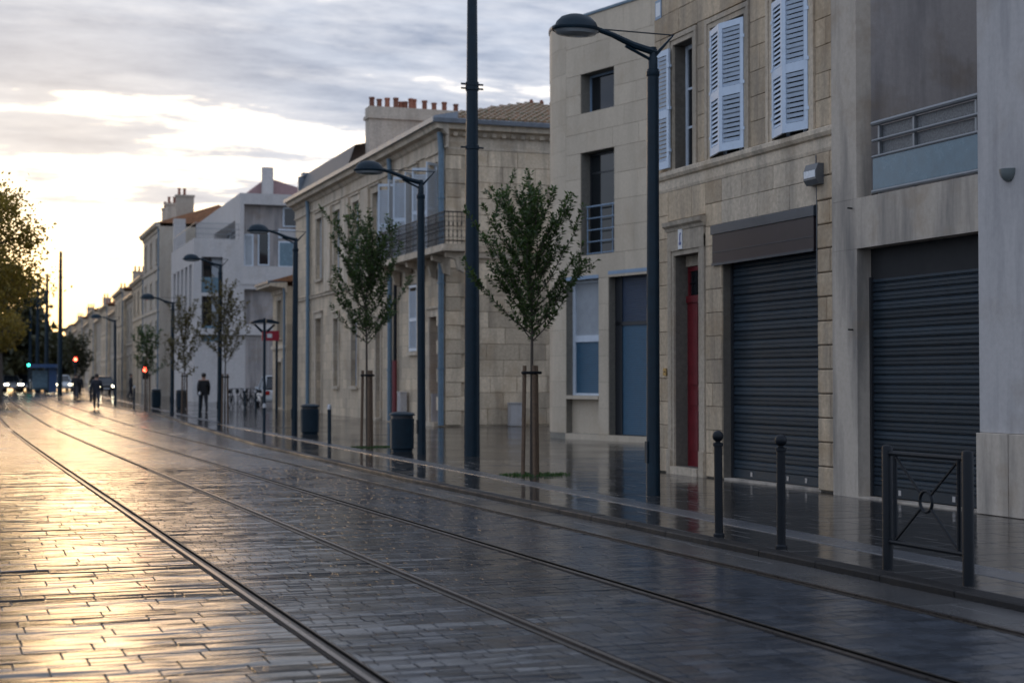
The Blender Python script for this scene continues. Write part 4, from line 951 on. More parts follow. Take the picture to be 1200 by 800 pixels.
# ---------- row houses further on: one builder
def row_house(name, label, x, y0, y1, h, storeys, cols, mat, phi=R(-1.4), roofm='roof_tile', side=True, chim=(0.25,), ground_doors=True, seed=1, win='window_glass', ov=.35, frame='frame_white', depth=9.0):
    rr = random.Random(seed); T = thing(name, label, 'house', (x, y0, gz(y0)), phi); L_ = y1 - y0; hs = []; sh = h / storeys
    for s in range(storeys):
        for c in range(cols):
            a = L_ * (c + .5) / cols; w = min(1.15, L_ / cols * .45)
            if s == 0 and ground_doors and (c + seed) % 2: hs.append((a - w / 2 - .1, a + w / 2 + .1, .1, sh * .78, .3))
            else: hs.append((a - w / 2, a + w / 2, s * sh + (.95 if s == 0 else .55), s * sh + sh * (.8 if s < 2 else .75), .25))
    m = MB(); wall_front(m, 0, 0, L_, 0, h, hs, .25); shell(m, 0, depth, 0, L_, 0, h, .32); m.build('wall', mat, T)
    for q in hs:
        if q[4] == .3:
            d = MB().box(.22, .28, q[0] + .004, q[1] - .004, .1, q[3] - .45).build('door', rr.choice(('frame_dark', 'stake_wood', 'door_red', 'door_blue_dark')), T); MB().box(.20, .219, q[0] + .2, q[1] - .2, .5, 1.2).build('door_panel', 'frame_dark', d)
            MB().box(.24, .25, q[0] + .004, q[1] - .004, q[3] - .448, q[3] - .004).build('fanlight', 'window_glass', T)
        else:
            window(T, .17, q[0] + .004, q[1] - .004, q[2] + .004, q[3] - .004, .07, 1, (.6,), frame, win)
            MB().box(-.10, .05, q[0] - .12, q[1] + .12, q[2] - .12, q[2] - .002).build('sill', 'stone_trim', T)
        m = MB(); m.box(-.04, -.001, q[0] - .15, q[0], q[2], q[3]); m.box(-.04, -.001, q[1], q[1] + .15, q[2], q[3]); m.box(-.05, -.001, q[0] - .16, q[1] + .16, q[3] + .001, q[3] + .2); m.build('window_surround', 'stone_trim', T)
    for s in range(1, storeys): MB().box(-.09, -.001, 0.002, L_ - .002, s * sh - .02, s * sh + .16).build('string_course', 'stone_trim', T)
    MB().prism([(0, h - .35), (-.08, h - .3), (-.1, h - .1), (-ov, h), (-ov, h + .14), (0, h + .2)], 'y', -.05, L_ + .05).build('cornice', 'stone_trim', T, fix=True)
    MB().prism([(-ov - .08, h + .142), (-ov - .1, h + .26), (-ov + .08, h + .28), (0, h + .21)], 'y', -.05, L_ + .05).build('gutter', 'zinc', T, fix=True)
    rz_ = h + .2 + depth * .5 * .36
    rf = MB().add([(-ov, -.1, h + .24), (depth + .2, -.1, h + .24), (depth + .2, L_ + .1, h + .24), (-ov, L_ + .1, h + .24), (depth / 2, -.1, rz_), (depth / 2, L_ + .1, rz_)], [(0, 3, 5, 4), (1, 4, 5, 2), (0, 4, 1), (3, 2, 5)]).build('roof', roofm, T)
    for q in chim:
        yy = L_ * q; c0 = depth * rr.uniform(.12, .25); zt_ = rz_ + rr.uniform(.3, .9); w = rr.uniform(1.0, 1.8)
        m = MB(); m.box(c0, c0 + w, yy - .3, yy + .3, h + .1, zt_); m.box(c0 - .07, c0 + w + .07, yy - .37, yy + .37, zt_ + .002, zt_ + .15); c_ = m.build('chimney', 'stone_far_grey', rf)
        for k in range(rr.choice((2, 3))): MB().lathe([(.12, 0), (.10, .45), (.13, .46), (.13, .55)], c0 + .25 + k * .42, yy, 8, zt_ + .15).build('chimney_pot', 'chimney_pot', T)
    MB().tube([(-.15, .12, h), (-.12, .12, h - .5), (-.12, .12, .02)], .06, 6).build('drainpipe', 'pipe_blue', T, True)
    return T
# low annexe between the long house and the white block
row_house('low_house', 'low ochre house with tiled eaves tucked against the long balcony house', 16.75, 52.3 + pe + .35, 52.3 + pe + 4.4, 6.3, 2, 1, 'stone_far', phi=R(-1.4), chim=(.15,), seed=3, ov=.9, frame='frame_blue')

# ---------- white modern block with projecting lower volume and roof terrace
PHF = R(-1.5); fF = Fac(18.6, 101.0, PHF, gz(101))
HF = thing('white_block', 'white rendered modern apartment block with stepped terrace and grey panels', 'building', fF.o, PHF)
xl = fF.sx(227, 300, 0)[0]; xu = fF.sx(281, 300, 0)[0]; zl_ = fF.sx(227, 279, 0)[1]; zu = fF.sx(281, 226, 0)[1]; zl2 = fF.sx(240, 301, 0)[1]
L1 = fF.a(200, xl); L2 = 22.0
hF = [(1.0 + i * (L1 - 1.4) / 5, 1.0 + i * (L1 - 1.4) / 5 + (L1 - 1.4) / 5 * .62, zl_ - 5.6, zl_ - 1.6, .4) for i in range(5)]
m = MB(); wall_front(m, xl, 0, L1, 0, zl_, hF, .4)
m.quad((xl, L1, 0), (xl, L1, zl_), (xu, L1, zl_), (xu, L1, 0)); m.quad((xl, 0, zl_ - .2), (xu, 0, zl_ - .2), (xu, L1, zl_ - .2), (xl, L1, zl_ - .2)); m.quad((xl + .6, 0, 0), (xl + .6, L1, 0), (xl + .6, L1, zl_ - .3), (xl + .6, 0, zl_ - .3))
def wall_end(mb, y, x0, x1, z0, z1, holes, d):           # skin facing -y
    Xs = sorted({x0, x1} | {q for h in holes for q in h[:2]}); Zs = sorted({z0, z1} | {q for h in holes for q in h[2:4]})
    for p, q in zip(Xs, Xs[1:]):
        for r, t in zip(Zs, Zs[1:]):
            if any(h[0] < (p + q) / 2 < h[1] and h[2] < (r + t) / 2 < h[3] for h in holes): continue
            mb.quad((p, y, r), (q, y, r), (q, y, t), (p, y, t))
    for p, q, r, t in holes:
        mb.quad((p, y, r), (p, y, t), (p, y + d, t), (p, y + d, r)); mb.quad((q, y, t), (q, y, r), (q, y + d, r), (q, y + d, t)); mb.quad((p, y, t), (q, y, t), (q, y + d, t), (p, y + d, t)); mb.quad((q, y, r), (p, y, r), (p, y + d, r), (q, y + d, r))
def ew(u0, u1, v0, v1, y=0): a = fF.sx(u0, (v0 + v1) / 2, y); b = fF.sx(u1, (v0 + v1) / 2, y); um = (u0 + u1) / 2; return (a[0], b[0], fF.sx(um, v1, y)[1], fF.sx(um, v0, y)[1])
lowh = [ew(236, 261, 301, 343), ew(236, 261, 347, 400)]
wall_end(m, 0, xl, xu, 0, zl_, lowh, .5)
uph = [ew(286, 342, 240, 312), ew(286, 322, 339, 380)]; uph = [(q[0], max(q[1], 21 - 18.6 + 1.4), q[2], q[3]) for q in uph]
wall_end(m, 0, xu, 9.5, 0, zu, uph, .5)
ufr = [(2.0, 12.0, zl_ + .0, zu - 1.6, 1.2)]
wall_front(m, xu, 0, L2, 0, zu, ufr, 1.2); m.quad((xu, 0, zu), (9.5, 0, zu), (9.5, L2, zu), (xu, L2, zu)); m.quad((9.5, 0, 0), (9.5, L2, 0), (9.5, L2, zu), (9.5, 0, zu)); m.quad((9.5, L2, 0), (xu, L2, 0), (xu, L2, zu), (9.5, L2, zu))
m.build('wall', 'render_white', HF)
for i, h in enumerate(hF): window(HF, xl + .3, h[0] + .004, h[1] - .004, h[2] + .004, h[3] - .004, .07, 0, (.3, .62), 'frame_dark', 'curtain')
def end_panel(name, x0, x1, y, z0, z1, mat, parent=HF): return MB().box(x0, x1, y, y + .05, z0, z1).build(name, mat, parent)
for q in lowh:
    w = end_panel('window', q[0] + .004, q[0] + .12, .38, q[2] + .004, q[3] - .004, 'frame_white'); xm = (q[0] + q[1]) / 2
    end_panel('pane', q[0] + .12, xm - .03, .40, q[2] + .004, q[3] - .004, 'window_glass', w); end_panel('pane', xm + .03, q[1] - .004, .40, q[2] + .004, q[3] - .004, 'curtain', w)
    MB().box(q[0] + .01, q[1] - .01, .05, .09, q[2] + .0, q[2] + 1.0).build('balustrade', 'panel_glass', HF)
q = uph[0]; wq = (q[1] - q[0])
end_panel('infill', q[0] + .004, q[1] - .004, .46, q[2] + .004, q[3] - .004, 'stucco_grey')
for a, b, c, d, mt in ((0.02, .18, 0, .52, 'curtain'), (.26, .46, .02, .56, 'window_glass'), (.62, .98, 0, .42, 'panel_glass'), (.70, .98, .66, .98, 'window_glass'), (.62, .98, .47, .62, 'stucco_white')):
    w = end_panel('window', q[0] + wq * a, q[0] + wq * b, .38, q[2] + (q[3] - q[2]) * c, q[2] + (q[3] - q[2]) * d, 'frame_white'); end_panel('pane', q[0] + wq * a + .08, q[0] + wq * b - .08, .36, q[2] + (q[3] - q[2]) * c + .08, q[2] + (q[3] - q[2]) * d - .08, mt, w)
q = uph[1]; end_panel('infill', q[0] + .004, q[1] - .004, .46, q[2] + .004, q[3] - .004, 'stucco_grey'); end_panel('window', q[1] - .9, q[1] - .1, .40, q[2] + .004, q[3] - .004, 'window_glass')
end_panel('band', xu + .02, 9.4, -.05, uph[1][3] + .3, uph[1][3] + .5, 'render_white'); MB().box(xl - .05, 9.4, -.30, .0, 4.3, 4.7).build('canopy', 'render_white', HF)
for i in range(9): MB().box(xu + .4 + i * .75, xu + 1.1 + i * .75, -.03, -.005, .1, 4.1).build('garage_panel', 'stucco_grey', HF)
window(HF, xu + .9, 2.0, 12.0, zl_, zu - 1.6, .08, 5, (.75,), 'frame_white')
m = MB()
for i in range(24): m.tube([(xl + .15 + i * .15, .05, zl_), (xl + .15 + i * .15, .05, zl_ + 1.0)], .014, 4)
for zz in (.3, .65, 1.0): m.tube([(xl + .1, .05, zl_ + zz), (xu, .05, zl_ + zz)], .02, 5)
m.tube([(xl + .1, .05, zl_ + 1), (xl + .1, L1 - .1, zl_ + 1)], .02, 5); m.build('terrace_rail', 'rail_grey', HF)
gx0, gz0 = fF.sx(289, 224, 9); gx1, _q = fF.sx(347, 224, 9); gxm, gzm = fF.sx(313, 208, 9)
MB().prism([(gx0, zu + .02), (gx1 + 3, zu + .02), (gx1 + 3, gz0 - .4), (gxm, gzm), (gx0, gz0 - .2)], 'y', 9, 16).build('gable', 'sign_brown', HF, fix=True)
simple('gable_pink', (0.27, 0.17, 0.165), .8); bpy.data.objects['gable'].data.materials[0] = M['gable_pink']
MB().box(gxm - .4, gxm + .4, 8.7, 8.98, zu + .02, gzm + .7).build('flue', 'render_white', HF)
MB().box(xl + .1, xl + .9, L1 - .8, L1 - .1, zl_ - .1, fF.z(226, 236, xl)).build('flue', 'render_white', HF)

# ---------- tall stone house beyond, then the row running down to the end of the street
row_house('tall_house', 'tall grey stone house with bare party wall beyond the white block', 16.35, 124.0, 137.0, 13.3, 4, 3, 'stone_far_grey', chim=(.15, .5, .85), seed=4)
yy = 138.0; xx = 16.9; sp = [(14, 10.0, 3, 3), (13, 9.2, 2, 3), (15, 10.2, 3, 3), (14, 8.6, 2, 3), (16, 9.8, 3, 3), (18, 8.8, 2, 3), (18, 10.4, 3, 3), (22, 9.2, 2, 3), (26, 10.6, 3, 3), (30, 9.4, 2, 4), (40, 11, 3, 4), (60, 9.5, 2, 4)]
labs = ['ochre stone house with a chimney pair right beside the tall grey house', 'two storey pale house second along from the tall grey house', 'three storey stone house third along from the tall grey house', 'lower stone house fourth along from the tall grey house', 'stone house with tiled roof fifth along from the tall grey house', 'two storey stone house sixth along from the tall grey house',
        'three storey house seventh along from the tall grey house', 'hazy two storey house eighth along from the tall grey house', 'hazy three storey house ninth along from the tall grey house', 'far hazy house tenth along from the tall grey house', 'far hazy house eleventh along from the tall grey house', 'last hazy house closing the row at the end of the street']
for i, (l, h, s, c) in enumerate(sp):
    T = row_house('row_house', labs[i], xx + (0.3 if i % 2 else 0), yy, yy + l, h, s, c, ('stone_far', 'stone_far_grey')[i % 2], phi=R(-2.6), seed=10 + i, chim=((.1, .9) if i % 2 else (.5,)))
    T['group'] = 'houses along the street'; xx += l * math.tan(R(2.6)); yy += l + .02

# ================================================================== STREET FURNITURE
# ---------- street lamps: tapered mast, V bracket, arm with tie rod, domed head
def make_lamp(label, loc, h, arm=1.42, fine=True):
    T = thing('street_lamp', label, 'street lamp', loc, group='street lamps along the footway'); T.rotation_euler = (R(random.gauss(0, .25)), R(random.gauss(0, .25)), R(random.gauss(0, 3)))
    n = 14 if fine else 8
    MB().lathe([(.10, 0), (.10, .02), (.098, .05), (.092, 1.2), (.082, h - .50), (.082, h - .46)], 0, 0, n).build('mast', 'street_metal', T, True)
    MB().lathe([(.066, h - .47), (.066, h - .30), (.05, h - .28), (.05, h - .15)], 0, 0, n).build('mast_top', 'street_metal', T, True)
    MB().lathe([(.088, h - .56), (.094, h - .55), (.094, h - .49), (.08, h - .48)], 0, 0, n).build('collar', 'street_metal', T, True)
    a = MB(); z = h - .12
    a.tube([(.04, 0, z - .10), (-.30, 0, z - .02), (-.62, 0, z + .10), (-.92, 0, z + .18)], [.055, .05, .04, .036], 8)
    a.tube([(0, 0, z - .22), (-.42, 0, z - .04)], .022, 6); ar = a.build('arm', 'street_metal', T, True)
    f = MB(); f.add([(-.02, -.02, z - .16), (-.02, .02, z - .16), (.05, -.02, z - .16), (.05, .02, z - .16), (.30, -.012, z + .16), (.30, .012, z + .16), (.34, -.012, z + .18), (.34, .012, z + .18)], [(0, 1, 5, 4), (2, 6, 7, 3), (0, 4, 6, 2), (1, 3, 7, 5), (4, 5, 7, 6)]); f.build('fin', 'street_metal', T)
    MB().tube([(.32, 0, z + .165), (-.80, 0, z + .165)], .010, 5).build('tie_rod', 'street_metal', T, True)
    hx = -arm + .26; hd_ = MB(); zz = z + .18
    prof = [(.30, -.075), (.315, -.055), (.315, -.03), (.28, -.02), (.255, .05), (.19, .12), (.10, .155), (.02, .165)]
    vs = []; k = 18 if fine else 10
    for r_, q in prof:
        for j in range(k): t = 2 * math.pi * j / k; vs.append((hx + r_ * 1.12 * math.cos(t), r_ * .82 * math.sin(t), zz + q))
    hd_.add(vs, [(i * k + j, i * k + (j + 1) % k, (i + 1) * k + (j + 1) % k, (i + 1) * k + j) for i in range(len(prof) - 1) for j in range(k)] + [tuple((len(prof) - 1) * k + j for j in range(k))])
    H_ = hd_.build('lamp_head', 'street_metal', T, True)
    ln = MB(); vs = []
    for r_, q in ((.29, -.07), (.25, -.115), (.12, -.14)):
        for j in range(k): t = 2 * math.pi * j / k; vs.append((hx + r_ * 1.12 * math.cos(t), r_ * .82 * math.sin(t), zz + q))
    ln.add(vs, [(i * k + j, (i + 1) * k + j, (i + 1) * k + (j + 1) % k, i * k + (j + 1) % k) for i in range(2) for j in range(k)] + [tuple(2 * k + j for j in range(k - 1, -1, -1))]); ln.build('lens', 'lamp_lens', H_, True)
    MB().box(-.012 - .10, -.098, -.04, .04, .45, .75).build('access_hatch', 'street_metal', T)
    return T
for (u, v, vt), lab in (((765.5, 580, 43), 'tall dark street lamp standing in front of the red door house'), ((494, 532, 203), 'dark street lamp standing between the litter bin and the tall tapered mast'),
                        ((345, 508, 273), 'dark street lamp standing beside the dark litter bin by the long house'), ((257, 492, 305), 'dark street lamp standing beside the staked young tree before the white block'),
                        ((201.5, 484, 350), 'slim street lamp near the litter bins before the tall grey house'), ((135, 471, 372), 'distant street lamp before the ochre row houses')):
    p = ground(u, v); make_lamp(lab, p, height(u, vt, p), fine=u > 300)
# ---------- tapered masts (catenary-free tram masts): near one with collar clamps, others far down the street
def make_mast(label, p, h, r0, r1, clamps=()):
    T = thing('steel_mast', label, 'mast', p, group='tall steel masts')
    MB().lathe([(r0 * 1.0, -.02), (r0, .02), (r0 * .93, h * .3), ((r0 + r1) / 2, h * .6), (r1, h)], 0, 0, 16).build('shaft', 'street_metal', T, True)
    MB().lathe([(r1 * 1.05, h), (r1 * 1.05, h + .05), (r1 * .3, h + .12)], 0, 0, 12).build('cap', 'street_metal', T, True)
    for z, arm in clamps:
        r = r0 + (r1 - r0) * z / h + .012; c = MB(); c.lathe([(r, z - .05), (r + .015, z - .04), (r + .015, z + .04), (r, z + .05)], 0, 0, 14)
        c.tube([(-r - .12, 0, z), (r + .12, 0, z)], .022, 6); c = c.build('clamp', 'street_metal', T, True)
    return T
p = ground(553, 534); make_mast('massive tapered dark blue steel mast rising past the roofs', p, 11.2, .17, .095, ((height(546, 173, p), 1), (height(543, 104, p), 1), (height(543, 99, p), 1)))
MB_far = [(70, 463.5, 296, 'tallest far steel mast near the blue shelter'), (54.3, 460.5, 322, 'far steel mast next to the blue shelter panel'), (43.5, 459, 336, 'far steel mast near the waiting cars'), (35, 458.5, 352, 'far steel mast beside the green signal')]
for u, v, vt, lab in MB_far:
    p = ground(u, v); make_mast(lab, p, height(u, vt, p), .20, .12, ((height(u, vt + 29, p), 1),) if u == 70 else ())
# ---------- twin-head low post
p = ground(309.5, 506); h = height(309.5, 377, p)
T = thing('twin_lamp_post', 'slim dark post with two flat wing lamp heads', 'lamp post', p)
MB().lathe([(.06, 0), (.05, .04), (.045, h - .05), (.03, h + .12)], 0, 0, 10).build('post', 'street_metal', T, True)
for s in (-1, 1):
    MB().prism([(s * .05, h - .28), (s * .10, h - .34), (s * .34, h - .10), (s * .30, h - .06)], 'y', -.02, .02).build('arm', 'street_metal', T, fix=True)
    MB().prism([(s * .05, h - .03), (s * .45, h - .06), (s * .45, h - .01), (s * .2, h + .07), (s * .05, h + .08)], 'y', -.12, .12).build('lamp_head', 'street_metal', T, fix=True)
# ---------- bollards
def bollard(label, p, h=1.08, ball=True, r=.042, group='bollards along the kerb'):
    T = thing('bollard', label, 'bollard', p, group=group); T.rotation_euler = (R(random.gauss(0, .5)), R(random.gauss(0, .5)), 0)
    if ball:
        MB().lathe([(r * 1.35, 0), (r * 1.35, .03), (r, .045), (r, h - .16), (r * 1.25, h - .155), (r * 1.25, h - .125), (r * .6, h - .115), (r * .6, h - .10)], 0, 0, 14).build('shaft', 'iron_black', T, True)
        MB().lathe([(.058 * math.cos(a), h - .055 + .058 * math.sin(a)) for a in [R(q) for q in (-80, -60, -40, -20, 0, 20, 40, 60, 80)]], 0, 0, 16).build('ball', 'iron_black', T, True)
    else:
        MB().lathe([(r * 1.2, 0), (r, .03), (r, h - .12)], 0, 0, 10).build('shaft', 'street_metal', T, True); MB().lathe([(r * 1.15, h - .12), (r * 1.15, h - .04), (r * .9, h), (r * .3, h + .01)], 0, 0, 10).build('cap', 'rim_grey', T, True)
    return T
bollard('ball topped black bollard on the kerb across from the red door', ground(842.5, 629), ball=True); bollard('ball topped black bollard on the kerb between the first one and the crossed barrier', ground(915.5, 643), ball=True)
for (u, v, vt), lab in (((386, 520, 474), 'thin post on the pavement between a litter bin and a staked tree'), ((309.5, 507.5, 473), 'thin post standing right before the twin lamp post'), ((233.5, 489, 459), 'thin post beside a walking man in black'), ((157, 479, 449), 'thin post beside the red signal and staked tree'),
                        ((287, 481, 455), 'thin post between the parked bicycles'), ((299.5, 480, 457), 'thin post between bicycles and white car')):
    p = ground(u, v); bollard(lab, p, max(.85, min(1.2, height(u, vt, p))), False, .05)
# ---------- crossed barrier with ring
pa, pb = ground(1040.5, 667), ground(1135, 686); d = (pb - pa); L_ = d.length; an_ = math.atan2(d.y, d.x)
T = thing('crossed_barrier', 'black metal barrier with crossed bars and centre ring', 'barrier', pa, an_)
for x in (0, L_):
    MB().lathe([(.045, 0), (.045, 1.02), (.038, 1.04), (.015, 1.05)], x, 0, 14).build('post', 'iron_black', T, True)
for z, r_ in ((.98, .022), (.24, .022)): MB().tube([(.03, 0, z), (L_ - .03, 0, z)], r_, 8).build('rail', 'iron_black', T, True)
for x in (.115, L_ - .115): MB().tube([(x, 0, .245), (x, 0, .975)], .018, 8).build('upright', 'iron_black', T, True)
cx_, cz_ = L_ / 2, .61
for sx in (-1, 1):
    for sz in (-1, 1): MB().tube([(cx_ + sx * (L_ / 2 - .12), 0, cz_ + sz * .35), (cx_ + sx * .065, 0, cz_ + sz * .055)], .012, 6).build('cross_bar', 'iron_black', T, True)
MB().tube([(cx_ + .085 * math.cos(q), 0, cz_ + .085 * math.sin(q)) for q in [2 * math.pi * k / 20 for k in range(20)]], .014, 8, closed=True).build('ring', 'iron_black', T, True)
# ---------- litter bins
def make_bin(label, p, h):
    T = thing('litter_bin', label, 'litter bin', p, R(random.uniform(-12, 12)), group='dark litter bins on the pavement'); w = .26
    def rr(w_, z): return [(w_ * (math.copysign(abs(math.cos(t)) ** .45, math.cos(t))), w_ * (math.copysign(abs(math.sin(t)) ** .45, math.sin(t))), z) for t in [2 * math.pi * k / 24 + .001 for k in range(24)]]
    def loft(rings):
        m = MB(); k = 24; m.add([q for r_ in rings for q in r_], [(i * k + j, i * k + (j + 1) % k, (i + 1) * k + (j + 1) % k, (i + 1) * k + j) for i in range(len(rings) - 1) for j in range(k)] + [tuple(range(k - 1, -1, -1)), tuple((len(rings) - 1) * k + j for j in range(k))]); return m
    loft([rr(w * .88, .0), rr(w * .90, .05), rr(w, .07), rr(w * 1.02, h - .16)]).build('body', 'street_metal', T, True)
    loft([rr(w * .93, h - .16), rr(w * .93, h - .09)]).build('inner_liner', 'frame_dark', T, True)
    loft([rr(w * 1.1, h - .09), rr(w * 1.1, h - .06), rr(w * .95, h - .03), rr(w * .4, h)]).build('lid', 'street_metal', T, True)
    for k in range(4):
        a = math.pi / 2 * k + math.pi / 4; MB().box(-.012 + w * .9 * math.cos(a) * 1.1, .012 + w * .9 * math.cos(a) * 1.1, -.012 + w * .9 * math.sin(a) * 1.1, .012 + w * .9 * math.sin(a) * 1.1, h - .161, h - .089).build('lid_post', 'street_metal', T)
    return T
for (u, v, vt), lab in (((471, 528.5, 482), 'dark square litter bin standing next to the staked leafy tree'), ((363, 508.5, 473), 'dark square litter bin standing beside the street lamp of the long house'), ((182.5, 477, 455), 'distant dark litter bin before the ochre row houses'), ((212, 479, 456), 'distant dark litter bin near the man in black')):
    p = ground(u, v); make_bin(lab, p, min(1.0, height(u, vt, p)))
# ---------- signals, sign, shelter
def signal(label, u, v, vl, mat, bodyh=.5):
    p = ground(u, v); h = height(u, vl, p); T = thing('traffic_signal', label, 'traffic signal', p, group='traffic signals')
    MB().lathe([(.06, 0), (.05, .05), (.05, h - .05)], 0, 0, 8).build('pole', 'street_metal', T, True)
    MB().box(-.15, .15, -.09, .10, h - bodyh, h + .25).build('head', 'iron_black', T)
    for k, z in enumerate((h, h - .28)):
        MB().lathe([(.001, 0), (.13, 0), (.13, .02), (.001, .03)], 0, 0, 12).build('lens', mat if k == 0 else 'frame_dark', T, True); lo_ = bpy.context.scene.collection.objects[-1]; lo_.rotation_euler = (R(90), 0, 0); lo_.location = (0, -.095, z)
        MB().prism([(-.14, z + .02), (-.14, z + .14), (.14, z + .14), (.14, z + .02), (.12, z + .02), (.12, z + .12), (-.12, z + .12), (-.12, z + .02)], 'y', -.25, -.091).build('visor', 'iron_black', T, fix=True)
signal('traffic signal showing red beside a staked tree', 170, 478, 433, 'signal_red'); signal('traffic signal showing red near two walking people', 88, 465, 421, 'signal_red'); signal('traffic signal showing green near the blue shelter', 33.3, 459, 427.5, 'signal_green')
p = ground(324, 481); h = height(324, 391, p); T = thing('shop_sign', 'red rectangular sign board on a dark post beside the low house', 'sign', p)
MB().lathe([(.07, 0), (.06, h)], 0, 0, 8).build('post', 'street_metal', T, True); MB().box(-.75, .12, -.06, .06, h - .35, h + .15).build('board', 'sign_red', T); MB().box(-.5, -.25, -.066, -.061, h - .2, h).build('emblem', 'enamel_white', T)
p = ground(62, 461); s_ = (p - CAM).length / F_PX
T = thing('tram_shelter', 'blue tram shelter with flat roof and tall blue panel', 'shelter', p)
MB().box(-1.9, .5, -.6, .6, 29 * s_, 33 * s_).build('roof', 'shelter_blue', T); MB().box(-.35, .30, -.1, .1, 0.1, 28.8 * s_).build('panel', 'shelter_blue', T)
for x in (-1.8, .42): MB().box(x - .05, x + .05, -.05, .05, 0, 28.9 * s_).build('post', 'street_metal', T)
MB().box(-1.7, -.4, .4, .44, .3, 26 * s_).build('pane', 'panel_glass', T); MB().box(-1.5, -.5, .0, .38, .42, .48).build('seat', 'street_metal', T)

# ================================================================== TREES
def leaf_quad(mb, p, d, up, l, w):
    s = d.cross(up)
    if s.length < 1e-4: s = Vector((1, 0, 0))
    s = s.normalized() * w; n_ = s.cross(d).normalized() * w * .35
    mb.add([p, p + d * l * .45 + s + n_, p + d * l, p + d * l * .45 - s + n_], [(0, 1, 2), (0, 2, 3)])
def young_tree(label, p, zb_, zt_, rad, shoots, lpm, ll, leafm, seed, stakes=3, stake_h=1.85, trunk_r=.035, group='young street trees'):
    rr = random.Random(seed); T = thing('young_tree', label, 'tree', p, group=group)
    W = MB(); LV = MB(); H_ = zt_ - zb_
    trunk = [(0, 0, -.02), (rr.uniform(-.02, .02), rr.uniform(-.02, .02), zb_ * .5), (rr.uniform(-.03, .03), rr.uniform(-.03, .03), zb_)]
    top = [(rr.uniform(-.08, .08), rr.uniform(-.08, .08), zb_ + H_ * q) for q in (.3, .6, .98)]
    axis = [Vector(q) for q in trunk + top]
    W.tube(axis, [trunk_r, trunk_r * .85, trunk_r * .7, trunk_r * .5, trunk_r * .3, .004], 8)
    def along(pl, dens, l0, fade=1.0):
        for a, b in zip(pl, pl[1:]):
            seg = (b - a).length; n = max(1, int(seg * dens + rr.random()))
            for _ in range(n):
                t = rr.random(); q = a + (b - a) * t; dirn = (b - a).normalized()
                side = Vector((rr.gauss(0, 1), rr.gauss(0, 1), rr.gauss(0, .7))); side = (side - dirn * side.dot(dirn))
                if side.length < .05: continue
                dd = (side.normalized() * .8 + dirn * .65 + Vector((0, 0, -.15))).normalized()
                leaf_quad(LV, q + dd * .01, dd, Vector((rr.gauss(0, .5), rr.gauss(0, .5), 1)), l0 * rr.uniform(.7, 1.25), l0 * .24)
    def axpt(z):
        for a, b in zip(axis, axis[1:]):
            if a.z <= z <= b.z: return a + (b - a) * ((z - a.z) / max(1e-6, b.z - a.z))
        return axis[-1]
    for i in range(shoots):
        f = (i + rr.random() * .8) / shoots; z0 = zb_ + H_ * .70 * f ** 1.1 - .05; az = i * 2.399 + rr.uniform(-.4, .4); b = axpt(max(z0, zb_ * .98))
        ln = rad * (.72 + .42 * math.sin(math.pi * (.12 + .8 * f))) * rr.choice((.55, .75, .9, 1.0, 1.2)); rise = rr.uniform(.20, .85) + .9 * f
        dv_ = Vector((math.cos(az), math.sin(az), rise)).normalized(); pl = [b]
        for s in range(4):
            dv_ = (dv_ + Vector((rr.gauss(0, .09), rr.gauss(0, .09), .15))).normalized(); nx = pl[-1] + dv_ * ln / 4
            if nx.z > zt_: nx.z = zt_ - rr.random() * .1
            pl.append(nx)
        W.tube(pl, [.013, .010, .008, .005, .003], 5); along(pl[1:], lpm, ll); along(pl[:2], lpm * .35, ll)
        for k in range(rr.choice((1, 2, 2, 3))):
            s = pl[rr.choice((1, 2, 3))]; d2 = (dv_ + Vector((rr.gauss(0, .6), rr.gauss(0, .6), rr.uniform(-.1, .5)))).normalized(); l2 = ln * rr.uniform(.25, .5)
            q = [s, s + d2 * l2 * .5, s + (d2 + Vector((0, 0, .2))).normalized() * l2]; W.tube(q, [.006, .004, .002], 4); along(q, lpm, ll)
    along(axis[3:], lpm, ll)
    W.build('trunk', 'bark', T, True); LV.build('crown', leafm, T)
    for k in range(stakes):
        a = 2 * math.pi * k / max(1, stakes) + .5; x, y = .15 * math.cos(a), .15 * math.sin(a)
        MB().tube([(x, y, -.02), (x * .80, y * .80, stake_h)], .036, 8).build('stake', 'stake_wood', T, True)
    if stakes:
        m = MB(); m.tube([(.15 * math.cos(2 * math.pi * k / 16), .15 * math.sin(2 * math.pi * k / 16), stake_h - .12) for k in range(16)], .028, 6, closed=True); m.build('tie', 'rubber', T, True)
    return T
def grass_patch(label, p, w, d, seed):
    rr = random.Random(seed); m = MB()
    for _ in range(900):
        x, y = rr.uniform(-w, w), rr.uniform(-d, d)
        if (x / w) ** 2 + (y / d) ** 2 > 1: continue
        h = rr.uniform(.01, .045); a = rr.uniform(0, 6.28); dx, dy = math.cos(a) * .012, math.sin(a) * .012; m.add([(x - dx, y - dy, 0), (x + dx, y + dy, 0), (x + rr.gauss(0, .01), y + rr.gauss(0, .01), h)], [(0, 1, 2)])
    o = m.build('grass', 'grass', None); o.location = p; tag(o, label, 'grass', kind='stuff')
p = ground(623, 557); young_tree('leafy young street tree on wooden stakes before the blank stone side wall', p, height(623, 398, p), height(623, 218, p), 1.38, 46, 105, .080, 'leaf_green', 5)
grass_patch('grass tuft round the foot of the staked tree', p + Vector((.1, .1, .004)), .62, .5, 1)
p = ground(430.5, 524); young_tree('slender young street tree on stakes before the long balcony house', p, height(430, 402, p), height(430, 240, p), 1.45, 44, 78, .095, 'leaf_green', 8)
grass_patch('thin grass round the foot of the slender tree', p + Vector((.2, 0, .004)), .6, .4, 2)
